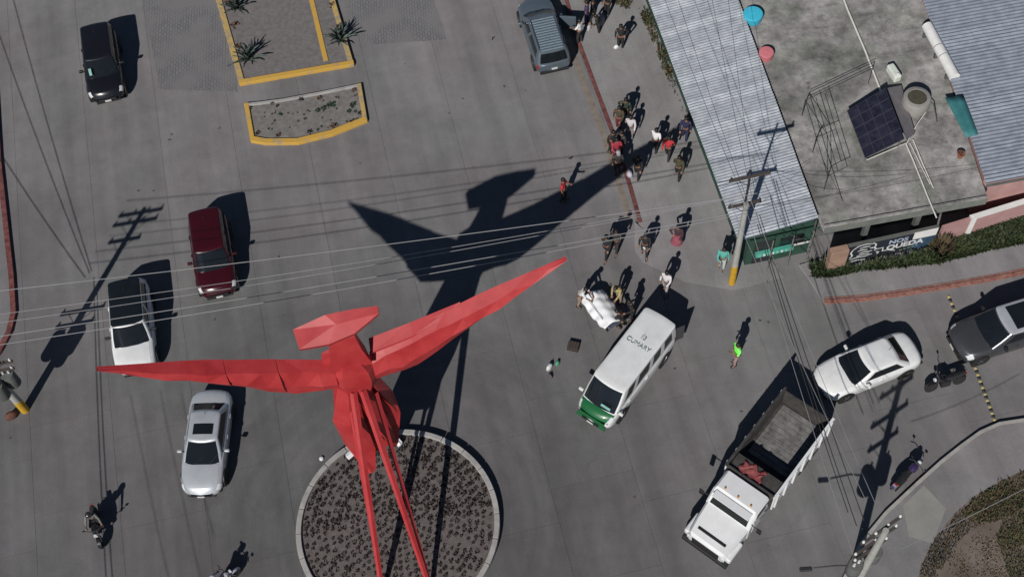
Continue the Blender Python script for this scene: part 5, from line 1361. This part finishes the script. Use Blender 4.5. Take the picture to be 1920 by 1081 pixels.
def on_bike(bike, label, shirt, legs, helm):
    M_ = bike.matrix_basis; p = M_ @ Vector((-.28, 0, 0))
    person(label, 0, 0, math.degrees(bike.rotation_euler.z), shirt, legs, pose='ride', arms=('ride', 'ride'), lean=14, hat=('helmet', helm), group='motorcycle riders', s=1.0, loc=p)
on_bike(mb1, 'person in a grey and white jacket riding the motorcycle at the lower left', (.16, .155, .15), BK, (.03, .03, .03))
on_bike(mb2, 'person in pale clothes riding the motorcycle at the bottom edge', (.40, .40, .48), (.25, .25, .32), (.5, .5, .52))
person('person in a dark brown jacket half hidden beside the suv door at the top edge', 1112, 30, 160, (.05, .035, .03), BK, arms=('fwd', 'down'), lean=10)
person('person in charcoal squeezed between the black and red clothed people at the kerb', 1164, 288, -140, (.03, .03, .035), BK, arms=('down', 'fwd'), hair='long')
person('person in dark green standing behind the person in the pale grey top', 1172, 228, -110, (.02, .035, .025), BK, arms=('down', 'hip'))
person('person in dark clothing crouching at the foot of the stretcher', 1168, 612, 150, BK, BK, pose='crouch', arms=('reach', 'fwd'), lean=25, group='people at the stretcher')
flush()

# ================================================================ stretcher
a, b = at(1110, 549, .75), at(1152, 606, .75); dv = (b-a); ln = dv.length; hs = math.atan2(dv.y, dv.x); cc = (a+b)/2
st_ = thing('stretcher', 'wheeled metal stretcher under a white sheet beside the van', 'stretcher', (cc.x, cc.y, 0), hs)
LS, WS = 1.95, .62
bevel(MB().box((0, 0, .68), (LS, WS, .10)).build('mattress', cloth((.06, .07, .10)), st_), .04, 3)
MB().tube([(-LS/2, -WS/2, .62), (LS/2, -WS/2, .62), (LS/2, WS/2, .62), (-LS/2, WS/2, .62), (-LS/2, -WS/2, .62)], .022, 6).build('frame', M_ALU, st_, 40)
for sg in (-1, 1):
    MB().tube([(-.7, sg*.26, .60), (.7, sg*.26, .12)], .018, 6).build('cross_leg', M_ALU, st_); MB().tube([(.7, sg*.25, .60), (-.7, sg*.25, .12)], .018, 6).build('cross_leg', M_ALU, st_)
    MB().tube([(-.6, sg*.34, .66), (-.6, sg*.36, .86), (.5, sg*.36, .86), (.5, sg*.34, .66)], .014, 6).build('side_rail', M_ALU, st_, 40)
    for x in (-.72, .72): MB().lathe([(.07, -.02), (.075, 0), (.07, .02)], 12, c=(x, sg*.26, .075), M=Matrix.Rotation(R(90), 3, 'X')).build('castor', M_RUB, st_, 40)
rows = []
for i in range(25):
    row = []; fx = i/24
    for j in range(15):
        fy = j/14*2-1; x = lerp(-.92, .90, fx)+.05*fy; y = fy*(.58+.06*math.sin(4*fx))
        bump = .17*math.exp(-(y/.20)**2)*(.8+.35*math.exp(-((fx-.10)/.07)**2)+.15*math.exp(-((fx-.93)/.05)**2)-.3*math.exp(-((fx-.2)/.05)**2))
        z = .755+bump+.012*math.sin(9*fx+7*fy)+.010*math.sin(23*fx-5*fy)
        if abs(y) > .33: z -= (abs(y)-.33)*(.75+.25*math.sin(8*fx*3)); y = math.copysign(.33+(abs(y)-.33)*.85+.02*math.sin(17*fx), y)
        row.append(st_.matrix_basis @ Vector((x+.02*math.sin(5*fy), y, z)))
    rows.append(row)
o = MB().grid(rows).build('sheet', mat('white_sheet', (.74, .75, .77), .85, .05, 3, bump=.2), None, 80)
o.modifiers.new('thickness', 'SOLIDIFY').thickness = .012
tag(o, 'white sheet draped in folds over the wheeled stretcher', 'sheet')

# ================================================================ small things
def ground_M(u, v, rz): p = at(u, v); return Matrix.Translation(p) @ Matrix.Rotation(rz, 4, 'Z')
p = at(1075, 651); t = thing('crate', 'flat dark brown crate lying on the road by the stretcher', 'crate', p, R(-20))
bevel(MB().box((0, 0, .11), (.50, .42, .20)).build('crate_body', mat('dark_crate', (.035, .026, .024), .8, .4, 9), t), .02)
for i in range(4): bevel(MB().box((-.18+i*.12, 0, .222), (.09, .38, .025)).build('slat', mat('crate_slat', (.055, .04, .035), .8, .3, 9), t), .005, 1)
def bag(label, u, v, col, s=1.0, hand=True, h=0.0, name='bag'):
    p = at(u, v, h); t = thing(name, label, 'bag', p, rnd(0, 6)); t.scale = (s, s, s)
    b = MB().lathe([(.10, 0), (.17, .05), (.18, .16), (.14, .27), (.05, .33)], 12)
    b.v = [(x*1.2+rnd(-.015, .015), y*.7+rnd(-.015, .015), z) for x, y, z in b.v]
    b.build('bag_body', cloth(col), t, 60)
    MB().tube([(-.07, 0, .30), (-.05, 0, .42), (.05, 0, .42), (.07, 0, .30)], .012, 6).build('strap', cloth((col[0]*.6, col[1]*.6, col[2]*.6)), t, 60)
    return t
bag('white bag lying on the road left of the van', 1030, 690, (.60, .62, .60), .9)
bag('small green bag next to the white bag on the road', 1045, 682, (.08, .34, .20), .65)
bag('dark rag bag below the white bag on the road', 1032, 706, (.10, .08, .08), .6)
bag('white bag on the pavement at the feet of the person in black', 1156, 91, WH, .8)
bag('large pale lilac bag behind the grey blue suv', 1125, 45, (.38, .36, .44), 1.7)
bag('pale grey bag on the pavement behind the suv bumper', 1104, 55, (.40, .42, .40), 1.1)
bag('white bag carried close to the person in black near the kerb end', 1212, 466, WH, .9, h=.6)
bag('pale lavender bag beside the person leaving the wing shadow', 1180, 330, (.42, .40, .48), 1.1)
bag('brown sack at the foot of the left utility pole', 24, 782, (.12, .05, .035), 1.3, name='sack')
p = at(603, 860); o = link('stone', MB().lathe([(.05, 0), (.10, .03), (.09, .09), (.03, .12)], 8).mesh('stone', M_WHITE, 50)); o.location = p; o['label'] = 'white stone on the road left of the roundabout rim'; o['category'] = 'stone'
M_STUDY = mat('yellow_road_stud', (.36, .30, .14), .6, .3, 9, obj=True); M_STUDB = mat('black_road_stud', (.02, .02, .02), .6, .2, 9, obj=True)
sp = [(.085, 0), (.08, .02), (.055, .042), (.02, .05)]
sy = MB().lathe(sp, 12).mesh('road_stud', M_STUDY, 50); sb = MB().lathe(sp, 12).mesh('road_stud', M_STUDB, 50)
for (u0, v0, u1, v1, nn, nm) in ((1779, 556, 1795, 594, 7, 'between the red kerb and the dark grey suv'), (1829, 690, 1869, 798, 19, 'running from the dark grey suv to the corner kerb')):
    for i in range(nn):
        k = i % 2; o = link('road_stud', sb if k else sy); o.location = at(lerp(u0, u1, i/(nn-1)), lerp(v0, v1, i/(nn-1)), .001)
        tag(o, ('black' if k else 'yellow')+' dome stud in the row '+nm, 'road stud', ('black' if k else 'yellow')+' studs '+nm)
lm = [leaf_cluster(10, .09, .05, .03, M_LEAFDRY), leaf_cluster(12, .12, .06, .035, M_LEAFD)]
for u, v in ((411, 240), (321, 252), (318, 262), (925, 72), (945, 162), (985, 170), (868, 185), (1070, 296), (676, 306), (260, 357), (288, 358), (402, 598), (522, 482), (1265, 690), (1440, 604), (1115, 765), (20, 820), (760, 120), (842, 212), (1425, 600), (1190, 930), (1390, 770)):
    o = link('leaf_litter', random.choice(lm)); o.location = at(u, v, .002); o.rotation_euler = (0, 0, rnd(0, 6)); s_ = rnd(.6, 1.3); o.scale = (s_, s_, s_*.5)
    tag(o, 'small dark tuft of dead leaves lying on the road', 'leaves', 'dead leaf tufts on the road')
